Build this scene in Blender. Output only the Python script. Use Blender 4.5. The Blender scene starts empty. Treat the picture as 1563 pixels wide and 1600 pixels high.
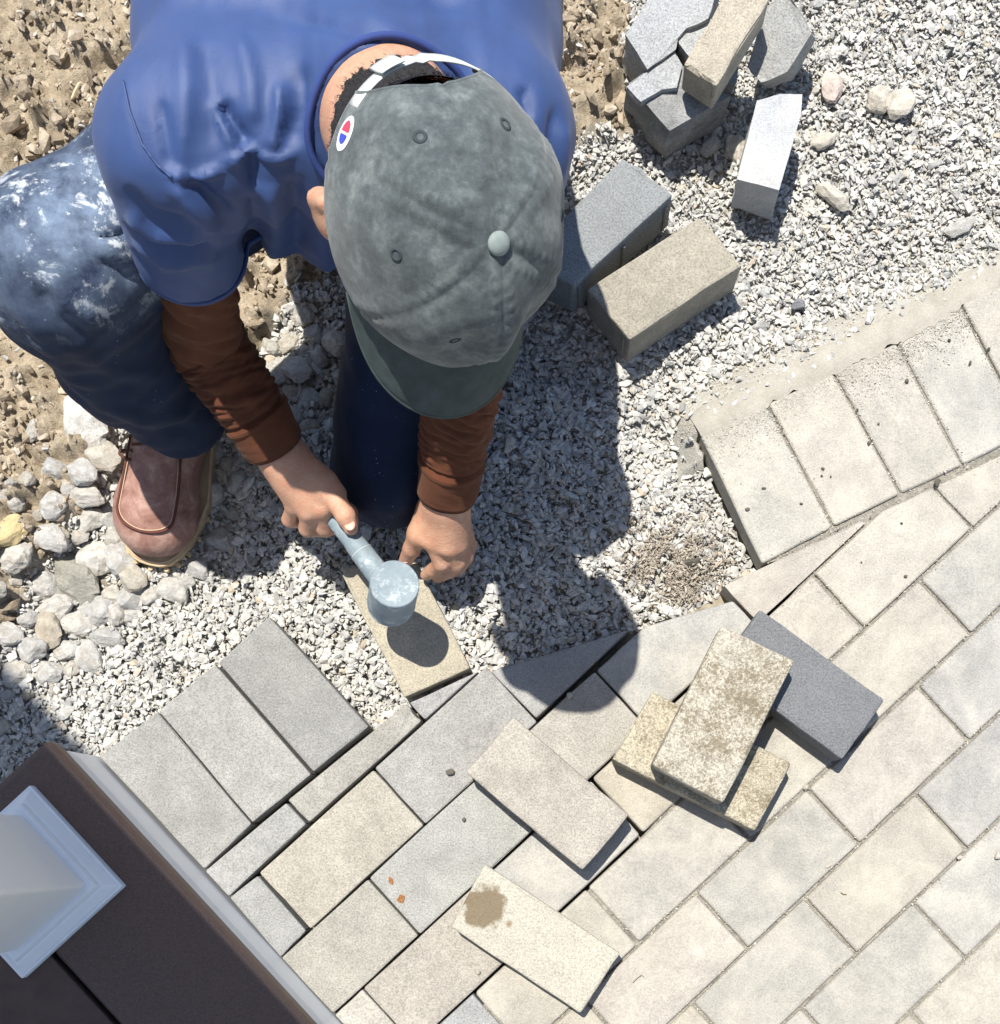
import bpy, bmesh, math, random
import numpy as np
from mathutils import Vector, Matrix, noise as mnoise

random.seed(7)
rng = np.random.default_rng(11)
scene = bpy.context.scene
COL = scene.collection
R = math.radians

# ------------------------------------------------------------------ camera
# A phone held about 1.68 m above the paving, looking straight down; the frame is an
# off-centre crop of the sensor (lens shift), as in the photograph.
CAM_H, FPX, PPX, PPY, IW, IH = 1.68, 1974.0, 890.0, 1310.0, 1563.0, 1600.0
cam_d = bpy.data.cameras.new('camera')
cam = bpy.data.objects.new('camera', cam_d)
COL.objects.link(cam)
cam.location = (0, 0, CAM_H)
cam_d.sensor_fit = 'HORIZONTAL'
cam_d.sensor_width = 36.0
cam_d.lens = FPX / IW * 36.0
cam_d.shift_x = (IW / 2 - PPX) / IW
cam_d.shift_y = (PPY - IH / 2) / IW
cam_d.clip_start = 0.02
cam_d.clip_end = 500.0
scene.camera = cam

# ------------------------------------------------------------------ light
SHX, SHY = 0.135, -0.30                       # how far a shadow runs per metre of height
to_sun = Vector((-SHX, -SHY, 1.0)).normalized()
elev = math.asin(to_sun.z)
world = bpy.data.worlds.new('World')
scene.world = world
world.use_nodes = True
wn = world.node_tree
wn.nodes.clear()
wo = wn.nodes.new('ShaderNodeOutputWorld')
wb = wn.nodes.new('ShaderNodeBackground')
ws = wn.nodes.new('ShaderNodeTexSky')
ws.sky_type = 'NISHITA'
ws.sun_disc = False
ws.ozone_density = 3.0
ws.dust_density = 0.4
ws.sun_elevation = elev
ws.sun_rotation = math.atan2(to_sun.x, to_sun.y)
wb.inputs['Strength'].default_value = 0.10
wn.links.new(ws.outputs[0], wb.inputs[0])
wn.links.new(wb.outputs[0], wo.inputs[0])
sun_d = bpy.data.lights.new('sun', 'SUN')
sun_d.energy = 4.8
sun_d.angle = R(0.53)
sun_d.color = (1.0, 0.955, 0.875)
sun = bpy.data.objects.new('sun', sun_d)
COL.objects.link(sun)
sun.rotation_euler = (-to_sun).to_track_quat('-Z', 'Y').to_euler()
sun.location = to_sun * 6

vs = scene.view_settings
vs.view_transform = 'Standard'
vs.look = 'None'
vs.gamma = 1.0
vs.use_curve_mapping = False
vs.exposure = 0.66
scene.cycles.use_denoising = True
scene.cycles.max_bounces = 6

# ------------------------------------------------------------------ helpers
def px(x, y, z=0.0):
    """A point of the place from its pixel in the photograph and its height."""
    d = (CAM_H - z) / FPX
    return Vector(((x - PPX) * d, (PPY - y) * d, z))

def srgb(r, g, b):
    f = lambda c: (c / 255 / 12.92) if c / 255 <= 0.04045 else ((c / 255 + 0.055) / 1.055) ** 2.4
    return (f(r), f(g), f(b))

def link(o, parent=None):
    COL.objects.link(o)
    if parent is not None:
        o.parent = parent
    return o

def tag(o, label=None, cat=None, group=None, kind=None):
    if label: o['label'] = label
    if cat: o['category'] = cat
    if group: o['group'] = group
    if kind: o['kind'] = kind
    return o

def empty(name, loc):
    o = bpy.data.objects.new(name, None)
    o.location = loc
    o.empty_display_size = 0.05
    COL.objects.link(o)
    return o

def add(name, me, mat=None, parent=None, origin=None, smooth=False, color=None):
    """Link mesh data given in world coordinates; origin = where its own origin goes."""
    if origin is not None:
        me.transform(Matrix.Translation(-Vector(origin)))
    if smooth:
        me.polygons.foreach_set('use_smooth', [True] * len(me.polygons))
    o = bpy.data.objects.new(name, me)
    if mat: me.materials.append(mat)
    if origin is not None:
        o.location = origin
    if parent is not None:
        link(o, parent)
        pl = Vector(parent.location)
        pp = parent.parent
        while pp is not None:
            pl += Vector(pp.location); pp = pp.parent
        if origin is not None:
            o.location = Vector(origin) - pl
        else:
            me.transform(Matrix.Translation(-pl))
    else:
        link(o)
    if color is not None:
        l_ = 0.3 * color[0] + 0.55 * color[1] + 0.15 * color[2]
        o.color = (*(l_ + (c_ - l_) * 0.78 for c_ in color), 1.0)
    return o

def from_bm(bm, name):
    bmesh.ops.recalc_face_normals(bm, faces=bm.faces)
    me = bpy.data.meshes.new(name)
    bm.to_mesh(me)
    bm.free()
    return me

def from_arrays(name, V, F):
    me = bpy.data.meshes.new(name)
    V = np.asarray(V, dtype=np.float32); F = np.asarray(F, dtype=np.int32)
    n = F.shape[1]
    me.vertices.add(len(V)); me.vertices.foreach_set('co', V.ravel())
    me.loops.add(F.size); me.loops.foreach_set('vertex_index', F.ravel())
    me.polygons.add(len(F))
    me.polygons.foreach_set('loop_start', np.arange(0, F.size, n, dtype=np.int32))
    me.update(calc_edges=True)
    return me

def prism_mesh(top, bot, bevel=0.003, seg=2, name='block', jit=0.0, cuts=0, rough=0.0):
    """Closed block between two vertex loops, its edges worn round."""
    bm = bmesh.new()
    n = len(top)
    t = [bm.verts.new(p) for p in top]
    b = [bm.verts.new(p) for p in bot]
    bm.faces.new(t); bm.faces.new(list(reversed(b)))
    for i in range(n):
        j = (i + 1) % n
        bm.faces.new((t[j], t[i], b[i], b[j]))
    bm.normal_update()
    bmesh.ops.recalc_face_normals(bm, faces=bm.faces)
    if cuts:
        ts = set(t)
        ed = [e for e in bm.edges if e.verts[0] in ts and e.verts[1] in ts]
        bmesh.ops.subdivide_edges(bm, edges=ed, cuts=cuts)
    if jit:
        for v in bm.verts:
            v.co += Vector((random.uniform(-jit, jit), random.uniform(-jit, jit), random.uniform(-jit, jit) * 0.6))
    if rough:
        bmesh.ops.subdivide_edges(bm, edges=bm.edges[:], cuts=3, use_grid_fill=True)
        nt_ = Vector()
        for i in range(n): nt_ += Vector(top[i]).cross(Vector(top[(i + 1) % n]))
        nt_.normalize(); p0 = Vector(top[0])
        o_ = Vector((random.random() * 9, random.random() * 9, random.random() * 9))
        for v in bm.verts:
            dz_ = abs((v.co - p0).dot(nt_))
            k_ = 0.25 if dz_ < 0.004 else 1.0
            nv = mnoise.noise_vector(v.co * 38 + o_) * 0.6 + mnoise.noise_vector(v.co * 95 + o_) * 0.4
            if dz_ < 0.004: nv = nv - nt_ * nv.dot(nt_) * 0.7
            v.co += nv * rough * k_
        bevel = 0
    if bevel:
        zb = {id(v) for v in b}
        ed = [e for e in bm.edges if e.calc_face_angle(0) > 0.5 and not (id(e.verts[0]) in zb and id(e.verts[1]) in zb)]
        bmesh.ops.bevel(bm, geom=ed, offset=bevel, segments=seg, profile=0.55, affect='EDGES', clamp_overlap=True)
    return from_bm(bm, name)

def box_bm(bm, c, s, M=None):
    r = bmesh.ops.create_cube(bm, size=1.0)
    for v in r['verts']:
        v.co = Vector((v.co.x * s[0], v.co.y * s[1], v.co.z * s[2]))
        if M is not None: v.co = M @ v.co
        v.co += Vector(c)
    return r['verts']

def tube_mesh(pts, rad, n=8, name='tube', closed=False, flat=1.0, up=None):
    """A tube along a line; rad may vary along it."""
    pts = [Vector(p) for p in pts]
    m = len(pts)
    rr = rad if hasattr(rad, '__len__') else [rad] * m
    V = []; F = []
    prev = None
    for i, p in enumerate(pts):
        if closed: t = pts[(i + 1) % m] - pts[i - 1]
        else: t = pts[min(i + 1, m - 1)] - pts[max(i - 1, 0)]
        t.normalize()
        if up is not None: a = Vector(up)
        else: a = prev if prev is not None else (Vector((0, 0, 1)) if abs(t.z) < 0.9 else Vector((1, 0, 0)))
        s = t.cross(a); s.normalize()
        a = s.cross(t); a.normalize(); prev = a
        for k in range(n):
            w = 2 * math.pi * k / n
            V.append(p + (s * math.cos(w) + a * math.sin(w) * flat) * rr[i])
    for i in range(m if closed else m - 1):
        j = (i + 1) % m
        for k in range(n):
            l = (k + 1) % n
            F.append((i * n + k, i * n + l, j * n + l, j * n + k))
    if not closed:
        F.append(tuple(reversed(range(n)))); F.append(tuple(range((m - 1) * n, m * n)))
    me = bpy.data.meshes.new(name)
    me.from_pydata([tuple(v) for v in V], [], F)
    me.update()
    return me

# ------------------------------------------------------------------ materials
def new_mat(name):
    m = bpy.data.materials.new(name)
    m.use_nodes = True
    nt = m.node_tree
    nt.nodes.clear()
    out = nt.nodes.new('ShaderNodeOutputMaterial')
    bs = nt.nodes.new('ShaderNodeBsdfPrincipled')
    nt.links.new(bs.outputs[0], out.inputs[0])
    return m, nt, bs

class NT:
    def __init__(s, nt): s.nt = nt
    def n(s, t, **kw):
        nd = s.nt.nodes.new(t)
        for k, v in kw.items(): setattr(nd, k, v)
        return nd
    def l(s, a, b): s.nt.links.new(a, b)
    def val(s, sock, v):
        if hasattr(v, 'node'): s.l(v, sock)
        elif isinstance(v, (tuple, list)) and len(v) == 3 and sock.type == 'RGBA': sock.default_value = (*v, 1)
        else: sock.default_value = v
    def coord(s, which='Object', offset_random=False):
        tc = s.n('ShaderNodeTexCoord').outputs[which]
        if offset_random:
            oi = s.n('ShaderNodeObjectInfo')
            m = s.n('ShaderNodeVectorMath', operation='SCALE')
            m.inputs[0].default_value = (37.0, 61.0, 19.0)
            s.l(oi.outputs['Random'], m.inputs['Scale'])
            a = s.n('ShaderNodeVectorMath', operation='ADD')
            s.l(tc, a.inputs[0]); s.l(m.outputs[0], a.inputs[1])
            return a.outputs[0]
        return tc
    def noise(s, vec, scale, detail=3.0, rough=0.55, dist=0.0):
        nd = s.n('ShaderNodeTexNoise')
        s.l(vec, nd.inputs['Vector'])
        nd.inputs['Scale'].default_value = scale
        nd.inputs['Detail'].default_value = detail
        nd.inputs['Roughness'].default_value = rough
        nd.inputs['Distortion'].default_value = dist
        return nd.outputs[0]
    def vor(s, vec, scale, feature='F1', out=0):
        nd = s.n('ShaderNodeTexVoronoi', feature=feature)
        s.l(vec, nd.inputs['Vector'])
        nd.inputs['Scale'].default_value = scale
        return nd.outputs[out]
    def ramp(s, fac, stops, interp='LINEAR'):
        nd = s.n('ShaderNodeValToRGB')
        cr = nd.color_ramp
        cr.interpolation = interp
        while len(cr.elements) < len(stops): cr.elements.new(0.5)
        for e, (p, c) in zip(cr.elements, stops):
            e.position = p
            e.color = (*c, 1) if isinstance(c, (tuple, list)) else (c, c, c, 1)
        s.l(fac, nd.inputs[0])
        return nd.outputs[0]
    def mix(s, fac, a, b, blend='MIX'):
        nd = s.n('ShaderNodeMix', data_type='RGBA', blend_type=blend)
        s.val(nd.inputs[0], fac)
        s.val(nd.inputs[6], a); s.val(nd.inputs[7], b)
        return nd.outputs[2]
    def math(s, op, a, b=0.0, clamp=False):
        nd = s.n('ShaderNodeMath', operation=op, use_clamp=clamp)
        s.val(nd.inputs[0], a); s.val(nd.inputs[1], b)
        return nd.outputs[0]
    def bump(s, h, strength=0.3, dist=0.002, normal=None):
        nd = s.n('ShaderNodeBump')
        nd.inputs['Strength'].default_value = strength
        nd.inputs['Distance'].default_value = dist
        s.l(h, nd.inputs['Height'])
        if normal is not None: s.l(normal, nd.inputs['Normal'])
        return nd.outputs[0]

def mat_concrete(name, speck=0.5, mottle=0.16, rough=0.92, bump=0.5, dust=None, coarse=0.0, patch=None):
    """Cast concrete: the colour is the object's own, broken up by sand grains and stains."""
    m, nt, bs = new_mat(name)
    g = NT(nt)
    co = g.coord('Object', True)
    oi = g.n('ShaderNodeObjectInfo')
    big = g.noise(co, 11, 5, 0.65, 0.3)
    mid = g.noise(co, 45, 4, 0.65)
    fine = g.noise(co, 420, 3, 0.7)
    grain = g.noise(co, 900, 2, 0.7)
    c = oi.outputs['Color']
    c = g.mix(1.0, c, g.ramp(big, [(0.3, 1 - mottle), (0.7, 1 + mottle * 0.55)]), 'MULTIPLY')
    c = g.mix(1.0, c, g.ramp(mid, [(0.3, 1 - mottle * 0.8), (0.7, 1 + mottle * 0.5)]), 'MULTIPLY')
    c = g.mix(1.0, c, g.ramp(fine, [(0.34, 1 - speck * 0.55), (0.52, 1.0), (0.7, 1 + speck * 0.4)]), 'MULTIPLY')
    c = g.mix(g.ramp(grain, [(0.66, 0.0), (0.74, 0.55)]), c, (0.72, 0.7, 0.64))
    dots = g.vor(co, 230)
    c = g.mix(g.ramp(dots, [(0.10, 0.5), (0.17, 0.0)]), c, (0.1, 0.1, 0.1))
    if coarse:
        cz = g.noise(co, 240, 5, 0.75, 0.6)
        cz = g.math('SUBTRACT', cz, g.math('MULTIPLY', g.math('SUBTRACT', g.noise(co, 22, 4, 0.6), 0.5), 0.75))
        c = g.mix(g.ramp(cz, [(0.38, coarse), (0.54, 0.0)]), c, srgb(112, 100, 78))
    if patch is not None:      # a stain with its own outline: centre, radius, colour, softness
        tc = g.coord('Object')
        wob = g.noise(tc, 60, 3, 0.6)
        for (pc, pr, colr, soft, amt) in patch:
            d = g.n('ShaderNodeVectorMath', operation='DISTANCE')
            g.l(tc, d.inputs[0]); d.inputs[1].default_value = pc
            dd = g.math('ADD', d.outputs['Value'], g.math('MULTIPLY', g.math('SUBTRACT', wob, 0.5), pr * 1.0))
            c = g.mix(g.ramp(g.math('DIVIDE', dd, pr), [(1.0 - soft, amt), (1.0, 0.0)]), c, colr)
    if dust:
        dn = g.noise(co, 14, 5, 0.68, 0.4)
        c = g.mix(g.ramp(dn, [(0.42, 0.0), (0.66, dust)]), c, srgb(222, 214, 196))
    g.l(c, bs.inputs['Base Color'])
    bs.inputs['Roughness'].default_value = rough
    bs.inputs['Specular IOR Level'].default_value = 0.25
    hb = g.math('ADD', fine, g.math('MULTIPLY', grain, 0.6))
    hb = g.math('ADD', hb, g.math('MULTIPLY', mid, 0.8))
    g.l(g.bump(hb, bump, 0.0022), bs.inputs['Normal'])
    return m

M_PAVE = mat_concrete('laid_paver_concrete', speck=0.42, mottle=0.13, bump=0.6, dust=0.22)
M_PAVE_NEW = mat_concrete('fresh_paver_concrete', speck=0.6, mottle=0.17, bump=0.6)
M_BLOCK = mat_concrete('loose_block_concrete', speck=0.6, mottle=0.17, bump=0.65)
M_GRAINY = mat_concrete('coarse_tan_concrete', speck=0.9, mottle=0.14, bump=0.95, coarse=0.75)
M_DARK = mat_concrete('charcoal_concrete', speck=0.7, mottle=0.10, bump=0.5)
M_DIRTY = mat_concrete('soiled_concrete', speck=0.6, mottle=0.35, bump=0.9)

def mat_stone(name, stops, island=True, bump=0.5, scale=90.0, rough=0.9, soil=None):
    m, nt, bs = new_mat(name)
    g = NT(nt)
    co = g.coord('Object', not island)
    if not island: scale = scale / 24
    if island: rnd = g.n('ShaderNodeNewGeometry').outputs['Random Per Island']
    else: rnd = g.n('ShaderNodeObjectInfo').outputs['Random']
    c = g.ramp(rnd, stops)
    c = g.mix(1.0, c, g.ramp(g.noise(co, scale, 4, 0.65), [(0.3, 0.72), (0.7, 1.18)]), 'MULTIPLY')
    c = g.mix(1.0, c, g.ramp(g.noise(co, scale * 6, 3, 0.7), [(0.32, 0.8), (0.68, 1.14)]), 'MULTIPLY')
    if soil:
        c = g.mix(g.ramp(g.noise(co, 1.3, 5, 0.65), [(0.5, 0.0), (0.66, soil)]), c, srgb(165, 142, 112))
    g.l(c, bs.inputs['Base Color'])
    bs.inputs['Roughness'].default_value = rough
    bs.inputs['Specular IOR Level'].default_value = 0.3
    g.l(g.bump(g.math('ADD', g.noise(co, scale * 2.2, 5, 0.7), g.noise(co, scale * 9, 3, 0.7)), bump, 0.0018 if island else 0.003), bs.inputs['Normal'])
    return m

M_GRAVEL = mat_stone('crushed_limestone', [(0.0, srgb(148, 148, 146)), (0.14, srgb(172, 171, 168)), (0.5, srgb(190, 188, 182)), (0.8, srgb(199, 196, 187)), (0.95, srgb(207, 205, 202)), (0.985, srgb(182, 170, 152))], bump=0.4, scale=160)
M_ROCK = mat_stone('limestone_rock', [(0.0, srgb(208, 207, 203)), (0.4, srgb(220, 218, 212)), (0.75, srgb(224, 219, 208)), (0.92, srgb(206, 196, 178)), (1.0, srgb(186, 180, 170))], island=False, bump=1.0, scale=60, soil=0.3)
M_CLOD = mat_stone('soil_crumb', [(0.0, srgb(136, 122, 104)), (0.4, srgb(164, 150, 130)), (0.75, srgb(182, 168, 148)), (0.95, srgb(192, 181, 164)), (1.0, srgb(204, 197, 186))], bump=0.7, scale=120)

def mat_plain(name, col, rough=0.6, spec=0.4, nscale=60, namp=0.1, bump=0.0, bscale=300, sheen=0.0, sheen_rough=0.4, coat=0.0, metallic=0.0):
    m, nt, bs = new_mat(name)
    g = NT(nt)
    co = g.coord('Object')
    c = g.mix(1.0, col, g.ramp(g.noise(co, nscale, 4, 0.6), [(0.3, 1 - namp), (0.7, 1 + namp)]), 'MULTIPLY')
    g.l(c, bs.inputs['Base Color'])
    bs.inputs['Roughness'].default_value = rough
    bs.inputs['Specular IOR Level'].default_value = spec
    bs.inputs['Metallic'].default_value = metallic
    bs.inputs['Sheen Weight'].default_value = sheen
    bs.inputs['Sheen Roughness'].default_value = sheen_rough
    bs.inputs['Coat Weight'].default_value = coat
    if bump: g.l(g.bump(g.noise(co, bscale, 4, 0.65), bump, 0.001), bs.inputs['Normal'])
    return m

# ------------------------------------------------------------------ polygons on the paving plane
def clip(poly, a, b):
    """Keep the part of a convex polygon (pixels) to the left of the line a -> b."""
    def side(p): return (b[0] - a[0]) * (p[1] - a[1]) - (b[1] - a[1]) * (p[0] - a[0])
    out = []
    for i in range(len(poly)):
        p, q = poly[i], poly[(i + 1) % len(poly)]
        sp, sq = side(p), side(q)
        if sp >= 0: out.append(p)
        if sp * sq < 0:
            t = sp / (sp - sq)
            out.append((p[0] + (q[0] - p[0]) * t, p[1] + (q[1] - p[1]) * t))
    return out

def area(poly):
    return 0.5 * sum(poly[i][0] * poly[(i + 1) % len(poly)][1] - poly[(i + 1) % len(poly)][0] * poly[i][1] for i in range(len(poly)))

def inset(poly, d):
    if area(poly) < 0: poly = poly[::-1]
    res = poly
    for i in range(len(poly)):
        p, q = poly[i], poly[(i + 1) % len(poly)]
        L = math.hypot(q[0] - p[0], q[1] - p[1])
        if L < 1e-6: continue
        nx, ny = -(q[1] - p[1]) / L * d, (q[0] - p[0]) / L * d
        res = clip(res, (p[0] + nx, p[1] + ny), (q[0] + nx, q[1] + ny))
        if len(res) < 3: return []
    # drop needle-short edges
    out = []
    for p in res:
        if not out or math.hypot(p[0] - out[-1][0], p[1] - out[-1][1]) > 3: out.append(p)
    if len(out) > 1 and math.hypot(out[0][0] - out[-1][0], out[0][1] - out[-1][1]) <= 3: out.pop()
    return out

def in_poly(x, y, poly):
    x = np.asarray(x); y = np.asarray(y)
    r = np.zeros(x.shape, bool)
    n = len(poly)
    for i in range(n):
        x1, y1 = poly[i]; x2, y2 = poly[(i + 1) % n]
        c = ((y1 > y) != (y2 > y)) & (x < (x2 - x1) * (y - y1) / (y2 - y1 + 1e-12) + x1)
        r ^= c
    return r

# value noise on arrays
_perm = rng.random((64, 64))
def vnoise(x, y, s):
    x = np.asarray(x) * s; y = np.asarray(y) * s
    xi = np.floor(x).astype(int); yi = np.floor(y).astype(int)
    fx = x - xi; fy = y - yi
    fx = fx * fx * (3 - 2 * fx); fy = fy * fy * (3 - 2 * fy)
    p = lambda a, b: _perm[a % 64, b % 64]
    return (p(xi, yi) * (1 - fx) + p(xi + 1, yi) * fx) * (1 - fy) + (p(xi, yi + 1) * (1 - fx) + p(xi + 1, yi + 1) * fx) * fy
def fbm(x, y, s, o=4):
    t = 0; a = 0.5
    for i in range(o):
        t = t + a * vnoise(x + 3.1 * i, y + 1.7 * i, s); s *= 2.03; a *= 0.5
    return t

# ------------------------------------------------------------------ the ground
# areas, as pixel outlines on the paving plane
SOIL = [(-900, -900), (1010, -900), (985, 60), (965, 150), (915, 215), (700, 300), (470, 420), (400, 520), (200, 640), (110, 720), (85, 800), (20, 880), (0, 1010), (-300, 1200), (-900, 1200)]
LATTICE_EDGE = [(153, 1182), (245, 1112), (420, 960), (577, 1135), (640, 1097), (762, 1046), (991, 980), (1134, 920), (1190, 886), (1090, 678), (1198, 628), (1302, 580), (1402, 533), (1501, 473), (1900, 284), (2006, 484), (2600, 400), (2600, 2600), (500, 2600), (-300, 1700), (-300, 1690)]
def soil_mask(x, y):
    w = (fbm(x, y, 0.012, 3) - 0.45) * 120
    return in_poly(x + w, y + w * 0.6, SOIL)
_sx = np.arange(-400, 1900, 8.0); _sy = np.arange(-500, 1500, 8.0)
_SM = soil_mask(*np.meshgrid(_sx, _sy)).astype(float)
for _ in range(14):
    _SM[1:-1, 1:-1] = (_SM[1:-1, 1:-1] * 2 + _SM[:-2, 1:-1] + _SM[2:, 1:-1] + _SM[1:-1, :-2] + _SM[1:-1, 2:]) / 6
def soil_soft(x, y):
    fx = np.clip((x + 400) / 8, 0, len(_sx) - 1.001); fy = np.clip((y + 500) / 8, 0, len(_sy) - 1.001)
    i = fx.astype(int); j = fy.astype(int); fx = fx - i; fy = fy - j
    return (_SM[j, i] * (1 - fx) + _SM[j, i + 1] * fx) * (1 - fy) + (_SM[j + 1, i] * (1 - fx) + _SM[j + 1, i + 1] * fx) * fy
def ground_z(X, Y):
    """Height of the bare ground."""
    x = PPX + X * 1175; y = PPY - Y * 1175
    s = soil_soft(x, y)
    base = -0.060 + 0.030 * s
    z = base + (fbm(X, Y, 9, 4) - 0.47) * 0.028
    clod = np.maximum(fbm(X + 5, Y + 2, 34, 4) - 0.42, 0) * 0.115 + np.maximum(fbm(X + 1, Y + 7, 80, 3) - 0.45, 0) * 0.06
    z = z + clod * (0.3 + 0.7 * s)
    # a low ridge of sand swept against the border course
    p1 = np.array([1090., 655.]); p2 = np.array([1560., 420.])
    d = (x - p1[0]) * 0.447 + (y - p1[1]) * 0.894
    al = (x - p1[0]) * 0.894 - (y - p1[1]) * 0.447
    lift = np.clip(1 + d / 95.0, 0, 1) * np.clip((al + 60) / 60, 0, 1)
    lift = lift * lift * (3 - 2 * lift)
    lift = lift * (d < 60)
    z = z * (1 - lift) + lift * (-0.007 + (fbm(X, Y, 40, 3) - 0.45) * 0.006)
    return z

def axis(lo, hi, step, far, ratio=1.5):
    c = list(np.arange(lo, hi + step / 2, step))
    s = step
    while c[-1] < far: s *= ratio; c.append(c[-1] + s)
    s = step
    while c[0] > -far: s *= ratio; c.insert(0, c[0] - s)
    return np.array(c)
gx = axis(-0.86, 0.66, 0.0055, 60); gy = axis(0.0, 1.18, 0.0055, 60)
GX, GY = np.meshgrid(gx, gy)
GZ = ground_z(GX, GY)
gpx = PPX + GX * 1175; gpy = PPY - GY * 1175
GZ = np.where(in_poly(gpx, gpy, LATTICE_EDGE), np.minimum(GZ, -0.066), GZ)
far = (np.abs(GX) > 1.2) | (np.abs(GY) > 1.6)
GZ = np.where(far, -0.066, GZ)
nx_, ny_ = len(gx), len(gy)
idx = np.arange(nx_ * ny_).reshape(ny_, nx_)
Fg = np.stack([idx[:-1, :-1], idx[:-1, 1:], idx[1:, 1:], idx[1:, :-1]], -1).reshape(-1, 4)
me = from_arrays('ground', np.stack([GX, GY, GZ], -1).reshape(-1, 3), Fg)
at = me.attributes.new('soil', 'FLOAT', 'POINT')
sm = soil_mask(gpx, gpy).astype(np.float32)
for _ in range(4):
    sm[1:-1, 1:-1] = (sm[1:-1, 1:-1] * 2 + sm[:-2, 1:-1] + sm[2:, 1:-1] + sm[1:-1, :-2] + sm[1:-1, 2:]) / 6
sm = np.where(far, 1.0, sm).astype(np.float32)
at.data.foreach_set('value', sm.ravel())
m, nt, bs = new_mat('bare_earth'); g = NT(nt)
co = g.coord('Object')
soilc = g.ramp(g.noise(co, 22, 6, 0.7), [(0.3, srgb(146, 132, 112)), (0.5, srgb(176, 162, 140)), (0.68, srgb(196, 183, 162))])
soilc = g.mix(1.0, soilc, g.ramp(g.noise(co, 260, 4, 0.7), [(0.3, 0.7), (0.7, 1.2)]), 'MULTIPLY')
dustc = g.ramp(g.noise(co, 16, 6, 0.68), [(0.3, srgb(178, 172, 160)), (0.55, srgb(190, 188, 180)), (0.72, srgb(180, 172, 158))])
dustc = g.mix(1.0, dustc, g.ramp(g.noise(co, 420, 4, 0.7), [(0.3, 0.78), (0.7, 1.15)]), 'MULTIPLY')
an = g.n('ShaderNodeAttribute', attribute_name='soil')
g.l(g.mix(an.outputs['Fac'], dustc, soilc), bs.inputs['Base Color'])
bs.inputs['Roughness'].default_value = 0.95
bs.inputs['Specular IOR Level'].default_value = 0.10
hh = g.math('ADD', g.noise(co, 120, 6, 0.72), g.math('MULTIPLY', g.noise(co, 520, 3, 0.7), 0.5))
g.l(g.bump(hh, 0.9, 0.006), bs.inputs['Normal'])
tag(add('ground', me, m, smooth=True), kind='structure')

# ------------------------------------------------------------------ gravel (stuff nobody could count)
def hull_proto(npts, seed, flat=0.7):
    r = random.Random(seed)
    bm = bmesh.new()
    for i in range(npts):
        v = Vector((r.gauss(0, 1), r.gauss(0, 1), r.gauss(0, 1))).normalized() * r.uniform(0.82, 1.08)
        bm.verts.new((v.x * 1.18, v.y * 0.74, v.z * flat))
    h = bmesh.ops.convex_hull(bm, input=bm.verts)
    bmesh.ops.delete(bm, geom=[e for e in h['geom_interior'] if isinstance(e, bmesh.types.BMVert)], context='VERTS')
    bmesh.ops.triangulate(bm, faces=bm.faces)
    bm.verts.index_update()
    V = np.array([v.co[:] for v in bm.verts]); F = np.array([[v.index for v in f.verts] for f in bm.faces])
    bm.free()
    return V, F
PROTOS = [hull_proto(9 + i % 4, 100 + i, 0.42 + 0.06 * (i % 5)) for i in range(10)]

def rand_rot(n, tilt):
    a = rng.uniform(0, 2 * np.pi, n); t = rng.normal(0, tilt, n); b = rng.uniform(0, 2 * np.pi, n)
    ca, sa, ct, st, cb, sb = np.cos(a), np.sin(a), np.cos(t), np.sin(t), np.cos(b), np.sin(b)
    Rz = np.zeros((n, 3, 3)); Rz[:, 0, 0] = ca; Rz[:, 0, 1] = -sa; Rz[:, 1, 0] = sa; Rz[:, 1, 1] = ca; Rz[:, 2, 2] = 1
    Rx = np.zeros((n, 3, 3)); Rx[:, 0, 0] = 1; Rx[:, 1, 1] = ct; Rx[:, 1, 2] = -st; Rx[:, 2, 1] = st; Rx[:, 2, 2] = ct
    R2 = np.zeros((n, 3, 3)); R2[:, 0, 0] = cb; R2[:, 0, 1] = -sb; R2[:, 1, 0] = sb; R2[:, 1, 1] = cb; R2[:, 2, 2] = 1
    return Rz @ Rx @ R2

def scatter_mesh(name, P, S, tilt=0.5, protos=PROTOS):
    n = len(P)
    RR = rand_rot(n, tilt)
    pi = rng.integers(0, len(protos), n)
    Vs = []; Fs = []; off = 0
    for k, (pv, pf) in enumerate(protos):
        ii = np.where(pi == k)[0]
        if not len(ii): continue
        an = rng.uniform(0.75, 1.3, (len(ii), 1, 3))
        v = np.einsum('nij,nvj->nvi', RR[ii], pv[None] * S[ii, None, None] * an) + P[ii, None, :]
        Vs.append(v.reshape(-1, 3))
        Fs.append((pf[None] + (np.arange(len(ii)) * len(pv))[:, None, None]).reshape(-1, 3) + off)
        off += len(ii) * len(pv)
    me_ = from_arrays(name, np.concatenate(Vs), np.concatenate(Fs))
    me_.polygons.foreach_set('use_smooth', np.zeros(len(me_.polygons), bool))
    return me_

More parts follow.
